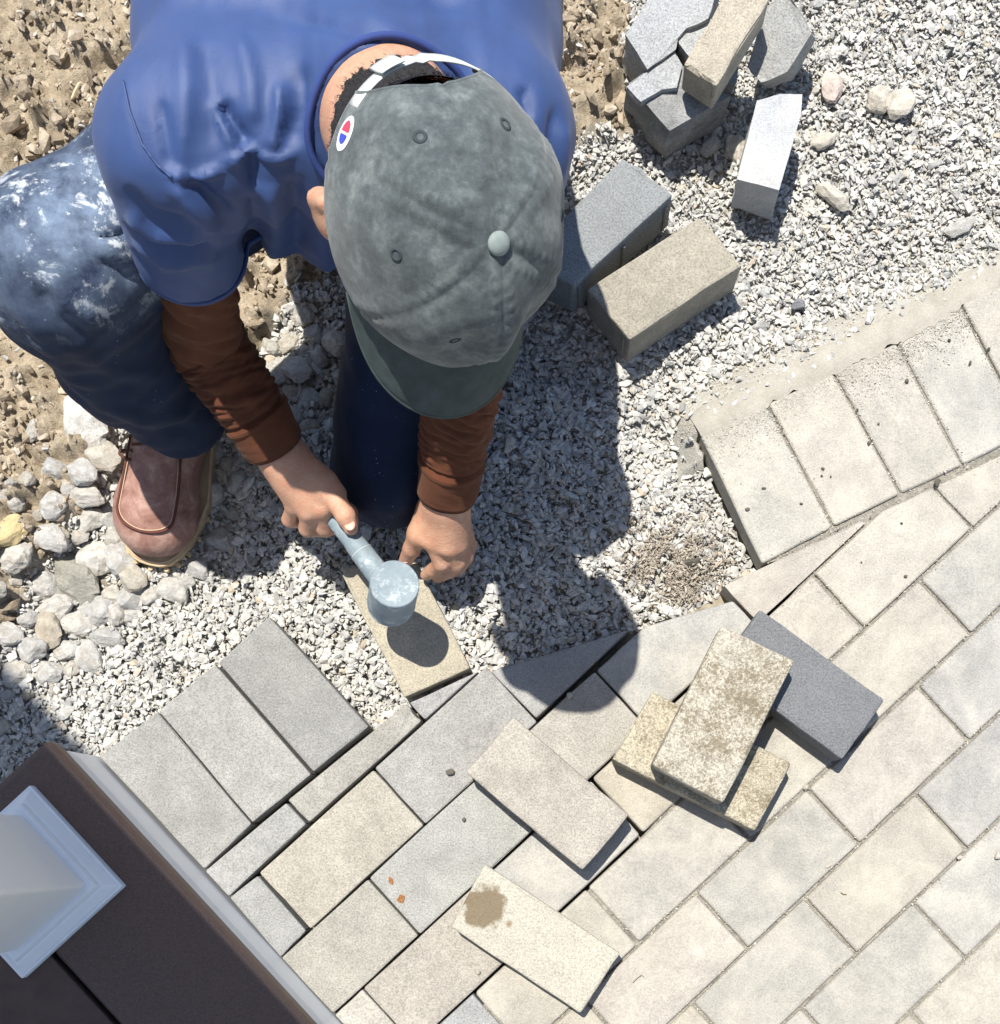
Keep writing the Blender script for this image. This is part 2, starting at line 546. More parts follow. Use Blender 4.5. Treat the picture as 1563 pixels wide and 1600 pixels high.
# where rocks lie: pixel centre, size in pixels, turn
ROCK_LIST = [(142, 662, 62, 72, 20), (161, 718, 52, 38, 30), (60, 681, 20, 33, 10), (140, 747, 42, 36, 5), (139, 777, 52, 32, 0), (94, 794, 44, 40, 0), (165, 799, 38, 44, 10),
    (131, 811, 48, 32, -10), (30, 837, 36, 60, 38), (84, 845, 44, 34, 0), (6, 850, 24, 56, 0), (34, 874, 42, 42, 0), (172, 837, 34, 30, 0), (139, 868, 54, 50, 30), (108, 896, 72, 56, 25),
    (181, 876, 42, 46, 0), (60, 912, 42, 42, 10), (206, 903, 38, 38, 0), (165, 926, 36, 32, 0), (75, 944, 62, 44, -15), (196, 930, 40, 36, 0), (11, 930, 32, 26, 0), (231, 925, 30, 28, 0),
    (262, 919, 42, 30, 10), (126, 946, 26, 32, 0), (150, 951, 36, 40, 0), (174, 955, 30, 34, 30), (194, 957, 36, 22, 0), (67, 980, 38, 46, 10), (112, 975, 48, 32, -10), (41, 966, 28, 28, 0),
    (14, 992, 42, 32, 0), (157, 990, 50, 30, 0), (324, 765, 42, 42, 0), (336, 834, 50, 30, 15), (45, 1012, 40, 34, 0), (98, 1012, 40, 30, 10), (130, 1025, 36, 40, 0), (66, 1048, 44, 36, 0),
    (20, 1048, 40, 40, 0), (92, 738, 40, 30, 0), (112, 768, 26, 20, 0), (99, 835, 20, 16, 0), (118, 838, 30, 22, 0), (196, 752, 34, 44, 0), (190, 800, 26, 40, 0), (300, 880, 40, 30, 20), (282, 905, 34, 22, 0)]
_occ = [(a, b, max(c, d) * 0.5) for a, b, c, d, e in ROCK_LIST]
ROCK_AREA = [[(-30, 800), (60, 740), (130, 700), (230, 880), (300, 900), (260, 945), (150, 1010), (100, 1070), (-30, 1160)], [(335, 650), (520, 600), (535, 690), (440, 730), (400, 800), (340, 850), (325, 760)], [(380, 600), (450, 460), (560, 560), (560, 700), (430, 700)]]
ROCK_EXTRA = []
for poly, cnt, lo, hi in ((ROCK_AREA[0], 900, 15, 30), (ROCK_AREA[1], 700, 20, 40), (ROCK_AREA[2], 500, 24, 46)):
    xs = [p[0] for p in poly]; ys = [p[1] for p in poly]
    for _ in range(cnt):
        x = random.uniform(min(xs), max(xs)); y = random.uniform(min(ys), max(ys)); s = random.uniform(lo, hi)
        if not in_poly(np.array([x]), np.array([y]), poly)[0]: continue
        if any((x - a) ** 2 + (y - b) ** 2 < (c + s * 0.42) ** 2 for a, b, c in _occ): continue
        _occ.append((x, y, s * 0.48)); ROCK_EXTRA.append((x, y, s, s * random.uniform(0.7, 1.0), random.uniform(0, 180)))

GR_AREA = [(-60, 560), (2000, -400), (2000, 560), (1563, 470), (1100, 690), (1200, 900), (900, 1020), (700, 1090), (600, 1130), (420, 985), (150, 1200), (-60, 1200)]
def gravel_points(n, x0, x1, y0, y1, keep):
    x = rng.uniform(x0, x1, n); y = rng.uniform(y0, y1, n)
    k = ~in_poly(x, y, LATTICE_EDGE) & keep(x, y)
    return x[k], y[k]
def keep_gravel(x, y):
    s = soil_mask(x, y)
    w = np.where(s, 0.008, 1.0)
    # thin out: sand patch, sand ridge by the border course, the rocks' own patch
    w = w * np.where((np.hypot((x - 1045) / 75, (y - 880) / 60) < 1) & (fbm(x, y, 0.02, 3) > 0.36), 0.35, 1)
    d = (x - 1090) * 0.447 + (y - 655) * 0.894
    edge = -84 + (fbm(x, y, 0.012, 4) - 0.45) * 170
    w = w * np.where((x > 1060) & (d < 60), np.clip(1 - (d - edge) / 60, 0.06, 1), 1)
    w = w * np.where(in_poly(x, y, ROCK_AREA[0]), 0.6, 1)
    return rng.random(x.shape) < w
x, y = gravel_points(116000, -60, 1820, -160, 1240, keep_gravel)
n = len(x)
X = (x - PPX) / 1175; Y = (PPY - y) / 1175
S = np.exp(rng.normal(math.log(0.0041), 0.36, n)) * np.where(y < 420, 0.82, 1.0)
S = np.clip(S, 0.0018, 0.0105)
lay = rng.random(n) * 0.009
mid = in_poly(x, y, [(380, 700), (700, 560), (980, 600), (1000, 900), (1080, 950), (760, 1060), (640, 1110), (420, 980), (150, 1190), (100, 1060), (340, 900)])
lay = lay + np.where(mid, 0.008, 0)
Z = ground_z(X, Y) + lay + 0.002
Z = np.minimum(Z, np.where(mid, -0.022, -0.008) + rng.random(n) * 0.006)
me = scatter_mesh('gravel', np.stack([X, Y, Z], -1), S, 0.32)
x2, y2 = gravel_points(66000, -60, 1820, -160, 1240, keep_gravel)
X2 = (x2 - PPX) / 1175; Y2 = (PPY - y2) / 1175; n2 = len(x2)
m2 = in_poly(x2, y2, [(380, 700), (700, 560), (980, 600), (1000, 900), (1080, 950), (760, 1060), (640, 1110), (420, 980), (150, 1190), (100, 1060), (340, 900)])
Z2 = ground_z(X2, Y2) + rng.random(n2) * 0.008 + np.where(m2, 0.008, 0.001)
SMALL = [hull_proto(7, 500 + i, 0.6) for i in range(6)]
mf_ = scatter_mesh('fine_gravel', np.stack([X2, Y2, np.minimum(Z2, np.where(m2, -0.018, -0.006))], -1), np.clip(np.exp(rng.normal(math.log(0.0021), 0.3, n2)), 0.001, 0.004), 0.5, SMALL)
tag(add('fine_gravel', mf_, M_GRAVEL), 'fine grey stone chippings packed between the larger gravel', 'gravel', kind='stuff')
tag(add('gravel', me, M_GRAVEL), 'pale grey crushed limestone gravel bed around the worker and loose blocks', 'gravel', kind='stuff')

# crumbs of soil and fine grit
def keep_soil(x, y):
    return soil_mask(x, y) & (rng.random(x.shape) < np.clip((fbm(x, y, 0.013, 3) - 0.22) * 3.2, 0.12, 1))
x, y = gravel_points(26000, -80, 1050, -120, 1000, keep_soil)
n = len(x); X = (x - PPX) / 1175; Y = (PPY - y) / 1175
S = np.clip(np.exp(rng.normal(math.log(0.0032), 0.6, n)), 0.0012, 0.014)
Z = ground_z(X, Y) + S * 0.25
ROUND = [hull_proto(15, 700 + i, 0.72) for i in range(8)]
me = scatter_mesh('soil_crumbs', np.stack([X, Y, Z], -1), S, 0.8, ROUND)
tag(add('soil_crumbs', me, M_CLOD), 'tan crumbs and clods of dry dug soil behind the worker', 'soil', kind='stuff')
def keep_grit(x, y):
    d = (x - 1090) * 0.447 + (y - 655) * 0.894
    a = ((d > -110) & (d < 8) & (x > 1040)) | (np.hypot((x - 1045) / 100, (y - 880) / 80) < 1) | (np.hypot((x - 1160) / 70, (y - 880) / 60) < 1)
    return a
x, y = gravel_points(30000, 900, 1650, 300, 1000, keep_grit)
n = len(x); X = (x - PPX) / 1175; Y = (PPY - y) / 1175
S = np.clip(np.exp(rng.normal(math.log(0.0013), 0.45, n)), 0.0006, 0.004)
me = scatter_mesh('sand_grit', np.stack([X, Y, ground_z(X, Y) + S * 0.3], -1), S, 0.8, SMALL)
M_GRIT = mat_stone('sand_grit', [(0.0, srgb(170, 158, 138)), (0.5, srgb(198, 190, 172)), (1.0, srgb(206, 202, 192))], bump=0.3, scale=200)
tag(add('sand_grit', me, M_GRIT), 'fine pale sand and grit swept against the border pavers', 'sand', kind='stuff')

# ------------------------------------------------------------------ rocks
def rock_mesh(seed, sub=3):
    r = random.Random(seed)
    bm = bmesh.new()
    bmesh.ops.create_icosphere(bm, subdivisions=sub, radius=1.0)
    pl = []
    for i in range(17):
        nrm = Vector((r.gauss(0, 1), r.gauss(0, 1), r.gauss(0, 0.9))).normalized()
        pl.append((nrm, r.uniform(0.70, 0.98)))
    off = Vector((r.random() * 50, r.random() * 50, r.random() * 50))
    for v in bm.verts:
        d = v.co.normalized()
        s = 0.0
        for nrm, k in pl:
            c = d.dot(nrm)
            if c > 0.05: s += (c / k) ** 34
        s += 0.82 ** 34
        rad = 1 / s ** (1 / 34)
        rad *= 1 + 0.09 * (mnoise.noise(d * 2.6 + off)) + 0.05 * mnoise.noise(d * 6 + off) + 0.035 * mnoise.noise(d * 13 + off)
        v.co = d * rad
    return from_bm(bm, 'rock')
ROCKS = [rock_mesh(40 + i) for i in range(14)]
for me in ROCKS:
    me.materials.append(M_ROCK)
    me.polygons.foreach_set('use_smooth', [False] * len(me.polygons))
SPECIAL = {0: ('large chalky rock resting against the trouser leg', M_ROCK), 14: ('dark pitted rock shaded underneath, lying before the boot toe', None), 8: ('long yellowish flat stone on the bare soil', None), 34: ('pale flat stone beside the boot sole', None),
           9: None}
M_ROCK_DARK = mat_stone('pitted_rock', [(0.0, srgb(150, 148, 138)), (1.0, srgb(168, 164, 152))], island=False, bump=1.0, scale=40)
M_ROCK_YEL = mat_stone('yellow_stone', [(0.0, srgb(196, 178, 132)), (1.0, srgb(200, 182, 138))], island=False, bump=0.6, scale=60)
for i, (cx, cy, w, h, a) in enumerate(ROCK_LIST + ROCK_EXTRA):
    k = i % len(ROCKS)
    p = px(cx, cy, -0.03)
    gz = float(ground_z(np.array([p.x]), np.array([p.y]))[0])
    hz = 0.40 * min(w, h) / 1175
    me = ROCKS[k]
    sp = SPECIAL.get(i)
    if i in (8, 14):
        me = me.copy(); me.materials.clear(); me.materials.append(M_ROCK_YEL if i == 8 else M_ROCK_DARK)
    o = bpy.data.objects.new('rock', me)
    o.location = (p.x, p.y, gz + hz * 0.42 + (0.003 if i >= len(ROCK_LIST) else 0.005))
    o.scale = (w / 1175 * 0.63, h / 1175 * 0.63, hz * 1.1)
    o.rotation_euler = (random.uniform(-0.25, 0.25), random.uniform(-0.25, 0.25), R(a) if i < len(ROCK_LIST) else random.uniform(0, 6.28))
    if i < len(ROCK_LIST): o.rotation_euler = (random.uniform(-0.12, 0.12), random.uniform(-0.12, 0.12), R(-a))
    link(o)
    if sp: tag(o, sp[0], 'rock')
    elif i < len(ROCK_LIST): tag(o, 'pale limestone rock lying loose on the soil around the boot', 'rock', 'loose rocks around the boot')
    else: tag(o, 'small pale stone between larger rocks near the kneeling worker', 'stone', 'small stones near the worker')

def lone_stone(cx, cy, w, h, a, seed, label, mat=None, z=None, grp=None, cat='stone', hh=0.4):
    me = rock_mesh(seed, 3)
    me.materials.append(mat or M_ROCK)
    p = px(cx, cy, -0.03)
    gz = float(ground_z(np.array([p.x]), np.array([p.y]))[0]) + 0.012 if z is None else z
    o = bpy.data.objects.new('stone', me)
    hz = hh * min(w, h) / 1175
    o.location = (p.x, p.y, gz + hz * 0.55)
    o.scale = (w / 1175 * 0.55, h / 1175 * 0.55, hz)
    o.rotation_euler = (0.1, -0.1, R(a))
    tag(link(o), label, cat, grp)
    return o
M_STONE_CR = mat_stone('cream_stone', [(0.0, srgb(192, 184, 170)), (1.0, srgb(198, 192, 180))], island=False, bump=0.6, scale=50)
lone_stone(1374, 156, 38, 40, 0, 201, 'rounded cream stone, the smaller of a pair on the gravel', M_STONE_CR)
lone_stone(1408, 158, 44, 42, 20, 202, 'angular cream stone, the larger of a pair on the gravel', M_STONE_CR)
lone_stone(1308, 300, 56, 26, -38, 203, 'long flat white stone near the white block', M_STONE_CR, hh=0.7)
lone_stone(1302, 128, 28, 46, 10, 204, 'pinkish slab-like stone on the gravel near the broken blocks', mat_stone('pink_stone', [(0, srgb(196, 182, 172)), (1, srgb(200, 186, 176))], island=False, scale=50))
lone_stone(1113, 218, 34, 26, 30, 205, 'small grey stone lit at its edge beside the cracked slab', None)
lone_stone(1150, 222, 36, 38, 0, 206, 'rough whitish stone between the cracked slab and the white block', M_STONE_CR)
lone_stone(1078, 876, 34, 12, 15, 207, 'thin dark splinter of stone beside the border paver', mat_stone('dark_stone', [(0, srgb(96, 92, 84)), (1, srgb(110, 104, 96))], island=False, scale=50), hh=0.7)
lone_stone(1500, 352, 46, 26, 25, 208, 'grey stone at the edge of the gravel by the swept sand', None)
lone_stone(1290, 212, 36, 26, 0, 209, 'white chip of stone on the gravel below the cream pair', M_STONE_CR)
lone_stone(1250, 470, 22, 18, 0, 210, 'bluish grey stone on the gravel beside the tan block', mat_stone('blue_stone', [(0, srgb(120, 122, 126)), (1, srgb(130, 132, 136))], island=False, scale=50))

# ------------------------------------------------------------------ the laid paving
HM = np.array([[9.11029555e+01, 7.95314220e+01, 5.02236238e+02], [-7.68618279e+01, 8.60273601e+01, 1.11170902e+03], [3.39177163e-03, -2.23445971e-03, 1.0]])
def lat(u, v):
    q = HM @ np.array([u, v, 1.0])
    return (q[0] / q[2], q[1] / q[2])

bed = bmesh.new()
bp = [(153, 1182), (245, 1112), (420, 962), (575, 1135), (640, 1098), (762, 1048), (991, 982), (1134, 922), (1192, 884), (1094, 682), (1200, 632), (1304, 584), (1404, 537), (1503, 477), (1900, 290), (2100, 2100), (980, 2100), (380, 1440)]
vs_ = [bed.verts.new(px(a, b, -0.052)) for a, b in bp]
bed.faces.new(vs_)
bmesh.ops.triangulate(bed, faces=bed.faces)
m, nt, bs = new_mat('bedding_sand'); g = NT(nt); co = g.coord('Object')
g.l(g.ramp(g.noise(co, 60, 5, 0.7), [(0.3, srgb(120, 110, 94)), (0.7, srgb(176, 166, 146))]), bs.inputs['Base Color'])
bs.inputs['Roughness'].default_value = 0.95
g.l(g.bump(g.noise(co, 500, 4, 0.7), 0.8, 0.003), bs.inputs['Normal'])
M_SAND = m
pavement = tag(add('pavement', from_bm(bed, 'pavement'), M_SAND), kind='structure')

GREY = srgb(166, 166, 162); WARM = srgb(172, 167, 155); TAN = srgb(178, 168, 146); COOL = srgb(160, 163, 165); PINK = srgb(176, 166, 156); DUST = srgb(180, 175, 162)
PLIST = []      # (polygon in pixels, joint, colour, new?, dz)
def pv(poly, col, gap=2.2, new=False, dz=0.0):
    PLIST.append((poly, gap, col, new, dz))
# three soldier pavers and the narrow cut course by the deck
pv([(153, 1182), (246, 1111), (395, 1288), (319, 1360)], srgb(150, 150, 148), 1.2, True)
pv([(246, 1111), (337, 1036), (488, 1210), (395, 1288)], srgb(156, 155, 152), 1.4, True, 0.001)
pv([(338, 1035), (420, 960), (578, 1135), (489, 1209)], srgb(142, 143, 141), 1.6, True, -0.001)
pv([(318, 1361), (447, 1252), (481, 1288), (357, 1403)], srgb(158, 159, 158), 1.6, True)
pv([(448, 1251), (635, 1097), (661, 1127), (483, 1287)], srgb(162, 158, 148), 1.4, True)
pv([(357, 1403), (403, 1366), (480, 1455), (438, 1498)], srgb(152, 153, 153), 1.4, True)
# lattice
DECK_A, DECK_B = (148, 1183), (526, 1592)
BORD_A, BORD_B = (1610, 688), (1191, 885)
CUT_A, CUT_B = (992, 981), (764, 1047)
CUT2_A, CUT2_B = (1134, 921), (992, 981)
def cellpoly(u0, u1, v0, v1): return [lat(u0, v0), lat(u1, v0), lat(u1, v1), lat(u0, v1)]
pick = {(1, -2): srgb(174, 166, 148), (1, 0): srgb(158, 157, 154), (2, -3): srgb(166, 162, 148), (2, -1): srgb(160, 161, 156), (3, -2): srgb(172, 163, 149), (2, 1): srgb(172, 166, 154), (5, 2): srgb(160, 160, 156), (6, 3): srgb(172, 163, 148),
        (5, 4): srgb(170, 163, 155), (4, 1): srgb(162, 161, 156), (7, 2): srgb(158, 158, 152), (7, 4): srgb(156, 157, 157), (6, 5): srgb(152, 154, 160), (5, 6): srgb(154, 156, 160), (4, 7): srgb(158, 159, 158), (6, 1): srgb(158, 157, 150), (8, 3): srgb(172, 164, 150)}
for v in range(1, 14):
    odd = v % 2 == 0
    for u in range(-9, 14):
        if (u % 2 != 0) != odd: continue
        if (v, u) in ((2, -1),) : pass
        poly = cellpoly(u, u + 2, v, v + 1)
        if v == 1 and (u < -2 or u > 0): continue
        if area(poly) < 0: poly = poly[::-1]
        cx = sum(p[0] for p in poly) / 4; cy = sum(p[1] for p in poly) / 4
        if cx > 2050 or cy > 2050 or cx < 200: continue
        # cut along the deck, the border course and the open edge
        poly = clip(poly, DECK_B, DECK_A) if clip(poly, DECK_B, DECK_A) and area([DECK_B, DECK_A, (1200, 1200)]) > 0 else clip(poly, DECK_A, DECK_B)
        if len(poly) < 3: continue
        if v <= 6 and u >= 4:
            s = 1 if area([BORD_A, BORD_B, (1300, 1200)]) > 0 else -1
            poly = clip(poly, BORD_A, BORD_B) if s > 0 else clip(poly, BORD_B, BORD_A)
            if len(poly) < 3: continue
        if v == 2:
            for A, B in ((CUT_A, CUT_B), (CUT2_A, CUT2_B)) if u < 5 else ():
                s = 1 if area([A, B, (1000, 1300)]) > 0 else -1
                poly = clip(poly, A, B) if s > 0 else clip(poly, B, A)
                if len(poly) < 3: break
            if len(poly) < 3: continue
        if abs(area(poly)) < 250: continue
        col = pick.get((v, u)) or random.choice([GREY, WARM, TAN, COOL, PINK, DUST])
        fresh = cx < 760 or (v == 2 and u <= 1)
        gap = 1.5 if fresh else 2.4
        pv(poly, col, gap, fresh, random.uniform(-0.002, 0.002))
# the cut pieces along the open edge
pv([(638, 1098), (754, 1045), (664, 1126)], srgb(160, 160, 160), 1.0, True)
pv([(764, 1048), (991, 980), (838, 1125)], srgb(158, 157, 156), 1.6, True)
# border course
for a, b, c, d, col in (((1092, 679), (1198, 629), (1304, 824), (1191, 884), srgb(178, 177, 168)), ((1199, 629), (1302, 580), (1409, 773), (1304, 824), srgb(182, 176, 164)), ((1302, 580), (1402, 533), (1506, 728), (1409, 773), srgb(182, 178, 168)),
        ((1402, 533), (1501, 474), (1608, 676), (1506, 728), srgb(168, 168, 166)), ((1501, 474), (1600, 428), (1706, 628), (1608, 676), srgb(178, 174, 162)), ((1600, 428), (1700, 380), (1806, 580), (1706, 628), srgb(176, 174, 166)), ((1700, 380), (1800, 332), (1906, 532), (1806, 580), srgb(174, 172, 166)), ((1800, 332), (1900, 284), (2006, 484), (1906, 532), srgb(178, 174, 164))):
    pv([a, b, c, d], col, 1.8, False, random.uniform(-0.001, 0.002))
for poly, gap, col, new, dz in PLIST:
    q = inset(poly, gap)
    if len(q) < 3: continue
    th = 0.048
    top = [px(a, b, 0) + Vector((0, 0, dz)) for a, b in q]
    bot = [Vector((p.x, p.y, -0.05)) for p in top]
    me = prism_mesh(top, bot, 0.0030 if new else 0.0046, 2 if new else 3, 'paver', jit=0.0006, cuts=3)
    c = sum(top, Vector()) / len(top)
    k = random.uniform(0.86, 0.93)
    if not new: col = tuple(c_ * 0.45 + m_ * 0.55 for c_, m_ in zip(col, srgb(174, 168, 154)))
    else: col = tuple(c_ * 0.7 + m_ * 0.3 for c_, m_ in zip(col, srgb(170, 167, 158)))
    add('paver', me, M_PAVE_NEW if new else M_PAVE, pavement, origin=c, color=tuple(min(1, t * k) for t in col))
# sand brushed into the joints of the older part
jb = bmesh.new()
jp = [(770, 1560), (840, 1480), (925, 1385), (1010, 1300), (1120, 1180), (1200, 970), (1300, 860), (1196, 880), (1098, 686), (1200, 634), (1304, 586), (1404, 539), (1503, 479), (1900, 292), (2100, 2100), (1000, 2100), (640, 1650)]
jb.faces.new([jb.verts.new(px(a, b, -0.0058)) for a, b in jp])
bmesh.ops.triangulate(jb, faces=jb.faces)
M_JOINT, nt, bs = new_mat('joint_sand'); g = NT(nt); co = g.coord('Object')
g.l(g.ramp(g.noise(co, 90, 5, 0.75), [(0.3, srgb(112, 109, 102)), (0.5, srgb(158, 153, 142)), (0.72, srgb(192, 186, 172))]), bs.inputs['Base Color'])
bs.inputs['Roughness'].default_value = 0.95
g.l(g.bump(g.noise(co, 420, 4, 0.75), 1.0, 0.005), bs.inputs['Normal'])
add('joint_sand', from_bm(jb, 'joint_sand'), M_JOINT, pavement)['kind'] = 'stuff'

gxy = []
for poly, gap, col, new, dz in PLIST:
    if new: continue
    for i in range(len(poly)):
        a, b = poly[i], poly[(i + 1) % len(poly)]
        L = math.hypot(b[0] - a[0], b[1] - a[1])
        for _ in range(int(L * 0.55)):
            f = random.random(); w = random.gauss(0, 4.2)
            gxy.append((a[0] + (b[0] - a[0]) * f - (b[1] - a[1]) / L * w, a[1] + (b[1] - a[1]) * f + (b[0] - a[0]) / L * w, abs(w)))
for _ in range(9000):                      # blown over the border course from the gravel side
    f = random.uniform(0, 700); w = -6 + abs(random.gauss(0, 34))
    gxy.append((1092 + f * 0.894 + w * 0.47, 679 - f * 0.447 + w * 0.88, 9))
gxy = np.array(gxy)
gxy = gxy[in_poly(gxy[:, 0], gxy[:, 1], jp)]
n = len(gxy)
S = np.clip(np.exp(rng.normal(math.log(0.00085), 0.4, n)), 0.0004, 0.0022)
zj = np.where(gxy[:, 2] < 2.5, -0.0045, 0.0004)
P_ = np.stack([(gxy[:, 0] - PPX) / 1175, (PPY - gxy[:, 1]) / 1175, zj + S * 0.2], -1)
tag(add('joint_grit', scatter_mesh('joint_grit', P_, S, 0.6, SMALL), mat_stone('joint_grit', [(0.0, srgb(150, 145, 134)), (0.4, srgb(178, 172, 158)), (1.0, srgb(204, 198, 185))], bump=0.2, scale=200)), 'grains of sand in and over the joints of the older pavers', 'sand', kind='stuff')
# damp tan sand beside the border course
x = rng.normal(1046, 46, 5200); y = rng.normal(872, 40, 5200)
k_ = ~in_poly(x, y, LATTICE_EDGE) & (fbm(x, y, 0.03, 3) > 0.34); x = x[k_]; y = y[k_]; n = len(x)
S = np.clip(np.exp(rng.normal(math.log(0.0017), 0.5, n)), 0.0006, 0.005)
X = (x - PPX) / 1175; Y = (PPY - y) / 1175
tag(add('damp_sand', scatter_mesh('damp_sand', np.stack([X, Y, ground_z(X, Y) + 0.010 + rng.random(n) * 0.009], -1), S, 0.5, SMALL), mat_stone('damp_sand', [(0.0, srgb(138, 128, 114)), (0.6, srgb(166, 156, 142)), (1.0, srgb(190, 182, 168))], bump=0.3, scale=200)), 'patch of damp brown sand on the gravel beside the border course', 'sand', kind='stuff')

# sand swept up to the border course
sv = []; sf = []
NL, NC = 150, 9
for i in range(NL + 1):
    f = i / NL * 760 + 2
    wob = (float(fbm(np.array([f]), np.array([3.0]), 0.03, 3)[0]) - 0.45) * 26
    for j in range(NC):
        w = -44 - wob + (58 + wob * 2.0 + 7 * mnoise.noise(Vector((f * 0.09, 5, 1)))) * j / (NC - 1)
        x_ = 1091 + f * 0.894 + w * 0.447; y_ = 677 - f * 0.447 - max(0, f - 420) * 0.03 + w * 0.894
        gz = float(ground_z(np.array([(x_ - PPX) / 1175]), np.array([(PPY - y_) / 1175]))[0])
        u = j / (NC - 1)
        z_ = min(0.0018, gz + 0.0015 + 0.012 * u * u) if w < -3 else max(0.0004, 0.0021 - 0.0017 * (w + 3) / 14 + 0.0006 * mnoise.noise(Vector((x_ * 0.3, y_ * 0.3, 0))))
        if j == NC - 1: z_ = 0.0002
        if j == 0: z_ = gz - 0.004
        q = px(x_, y_, 0); sv.append((q.x, q.y, z_))
for i in range(NL):
    for j in range(NC - 1):
        a = i * NC + j
        sf.append((a, a + 1, a + NC + 1, a + NC))
me = bpy.data.meshes.new('swept_sand'); me.from_pydata(sv, [], sf); me.update()
M_DUST, nt, bs = new_mat('swept_dust'); g = NT(nt); co = g.coord('Object')
g.l(g.mix(1.0, g.ramp(g.noise(co, 30, 5, 0.65), [(0.3, srgb(148, 143, 132)), (0.7, srgb(168, 163, 152))]), g.ramp(g.noise(co, 420, 4, 0.7), [(0.3, 0.82), (0.7, 1.12)]), 'MULTIPLY'), bs.inputs['Base Color'])
bs.inputs['Roughness'].default_value = 0.95
g.l(g.bump(g.noise(co, 500, 4, 0.7), 0.5, 0.002), bs.inputs['Normal'])
tag(add('swept_sand', me, M_DUST, smooth=True), 'pale dusty sand banked against the edge of the border pavers', 'sand', kind='stuff')

# ------------------------------------------------------------------ loose blocks
def block(name, corners, thick, mat, col, label, group=None, bevel=0.004, jit=0.0008, lean=(0, 0), seg=2, cat='block', parent=None, cuts=5, rough=0.0):
    """corners: (pixel x, pixel y, height) of the top loop; thick: metres down to the underside."""
    top = [px(*c) for c in corners]
    # upright underside: sink along the block's own normal
    nrm = Vector()
    for i in range(len(top)): nrm += top[i].cross(top[(i + 1) % len(top)])
    nrm.normalize()
    if nrm.z < 0: nrm = -nrm; top = top[::-1]
    bot = [p - nrm * thick + Vector((lean[0], lean[1], 0)) for p in top]
    c = sum(top, Vector()) / len(top)
    c.z = min(b.z for b in bot)
    me = prism_mesh(top, bot, bevel, seg, name, jit, 0 if rough else (cuts if len(corners) < 5 else 2), rough)
    me.polygons.foreach_set('use_smooth', [False] * len(me.polygons))
    o = add(name, me, mat, parent, origin=c, color=col)
    if label: tag(o, label, cat, group)
    return o

def rect(p0, p1, p3, z):
    """Parallelogram from three pixel corners at one height."""
    return [(*p0, z), (*p1, z), (p1[0] + p3[0] - p0[0], p1[1] + p3[1] - p0[1], z), (*p3, z)]

# on the paving
T = 0.052
block('paving_block', rect((728, 1207), (802, 1120), (910, 1361), 0.058), 0.056, M_BLOCK, srgb(164, 157, 144), 'flat pinkish grey paving block lying square on the laid pavers beside the stacked pair')
wet = block('paving_block', [(705, 1449, 0.05), (757, 1350, 0.046), (970, 1489, 0.042), (907, 1585, 0.046)], 0.040, None, srgb(178, 172, 154), 'pale tan paving block with a round wet brown stain near one corner')
stain_c = px(758, 1418, 0.05) - Vector(wet.location)
M_WET = mat_concrete('stained_concrete', speck=0.6, mottle=0.08, bump=0.65, patch=[(tuple(stain_c), 0.031, srgb(104, 88, 62), 0.22, 0.82), (tuple(px(796, 1443, 0.05) - Vector(wet.location)), 0.007, srgb(124, 104, 70), 0.3, 0.8)])
wet.data.materials.append(M_WET)
block('paving_block', rect((1188, 951), (1383, 1094), (1122, 1044), 0.058), T, M_DARK, srgb(112, 114, 117), 'charcoal paving block partly under the shadow of the stacked tan blocks')
block('paving_block', [(957, 1187, 0.055), (1020, 1081, 0.055), (1237, 1192, 0.055), (1180, 1299, 0.055)], T, M_GRAINY, srgb(188, 177, 150), 'grainy yellowish block, lower of the crossed pair on the pavers')
block('paving_block', [(1018, 1196, 0.112), (1128, 977, 0.112), (1242, 1033, 0.112), (1130, 1256, 0.112)], 0.055, None, srgb(190, 182, 162), 'grainy yellowish block with brown patches, upper of the crossed pair')
up_ = [o_ for o_ in bpy.data.objects if o_.get('label', '').startswith('grainy yellowish block with brown')][0]
up_.data.materials.append(mat_concrete('coarse_stained_concrete', speck=0.9, mottle=0.14, bump=0.95, coarse=0.8))
# the block being tapped down
hb = block('paving_block', [(632, 1090, 0.006), (735, 1043, 0.006), (660, 896, 0.008), (652, 878, 0.008), (606, 880, 0.007), (570, 888, 0.008), (532, 884, 0.008), (535, 900, 0.008)], 0.066, M_BLOCK, srgb(172, 162, 138), 'tan paving block with a broken corner, under the mallet', bevel=0.003)
# on the gravel
def rib(o, a, b, r, col):
    me = tube_mesh([a, b], r, 6, 'spacer_rib')
    add('spacer_rib', me, M_BLOCK, o, color=col)
gb = block('paving_block', [(896, 447, 0.045), (815, 407, 0.045), (973, 246, 0.045), (1053, 303, 0.045)], 0.086, M_DARK, srgb(132, 136, 137), 'blue-grey paving block on the gravel alongside the tan one')
ca = (0.15, 0.15, 0.14)
tb = block('paving_block', [(984, 531, 0.04), (917, 451, 0.04), (1094, 337, 0.04), (1160, 414, 0.04)], 0.080, M_BLOCK, srgb(160, 152, 134), 'thick tan paving block with a spacer rib on its end, standing on the gravel')
p = px(976, 527, 0.024); q = p.copy(); q.z = -0.035
rib(tb, p, q, 0.0026, srgb(160, 152, 134))
e0, e1 = px(922, 458, 0.03), px(974, 523, 0.03)
for zz in (-0.004, -0.013):
    rib(tb, Vector((e0.x, e0.y, zz)), Vector((e1.x, e1.y, zz)), 0.0012, srgb(150, 142, 124))
for fr in (0.05, 0.5, 0.93):
    a_, b_ = px(898, 448, 0.045), px(1052, 305, 0.045)
    c_ = a_.lerp(b_, fr) + Vector((0.0003, 0.0, -0.014))
    rib(gb, c_, Vector((c_.x, c_.y, -0.03)), 0.0026, srgb(132, 136, 137))
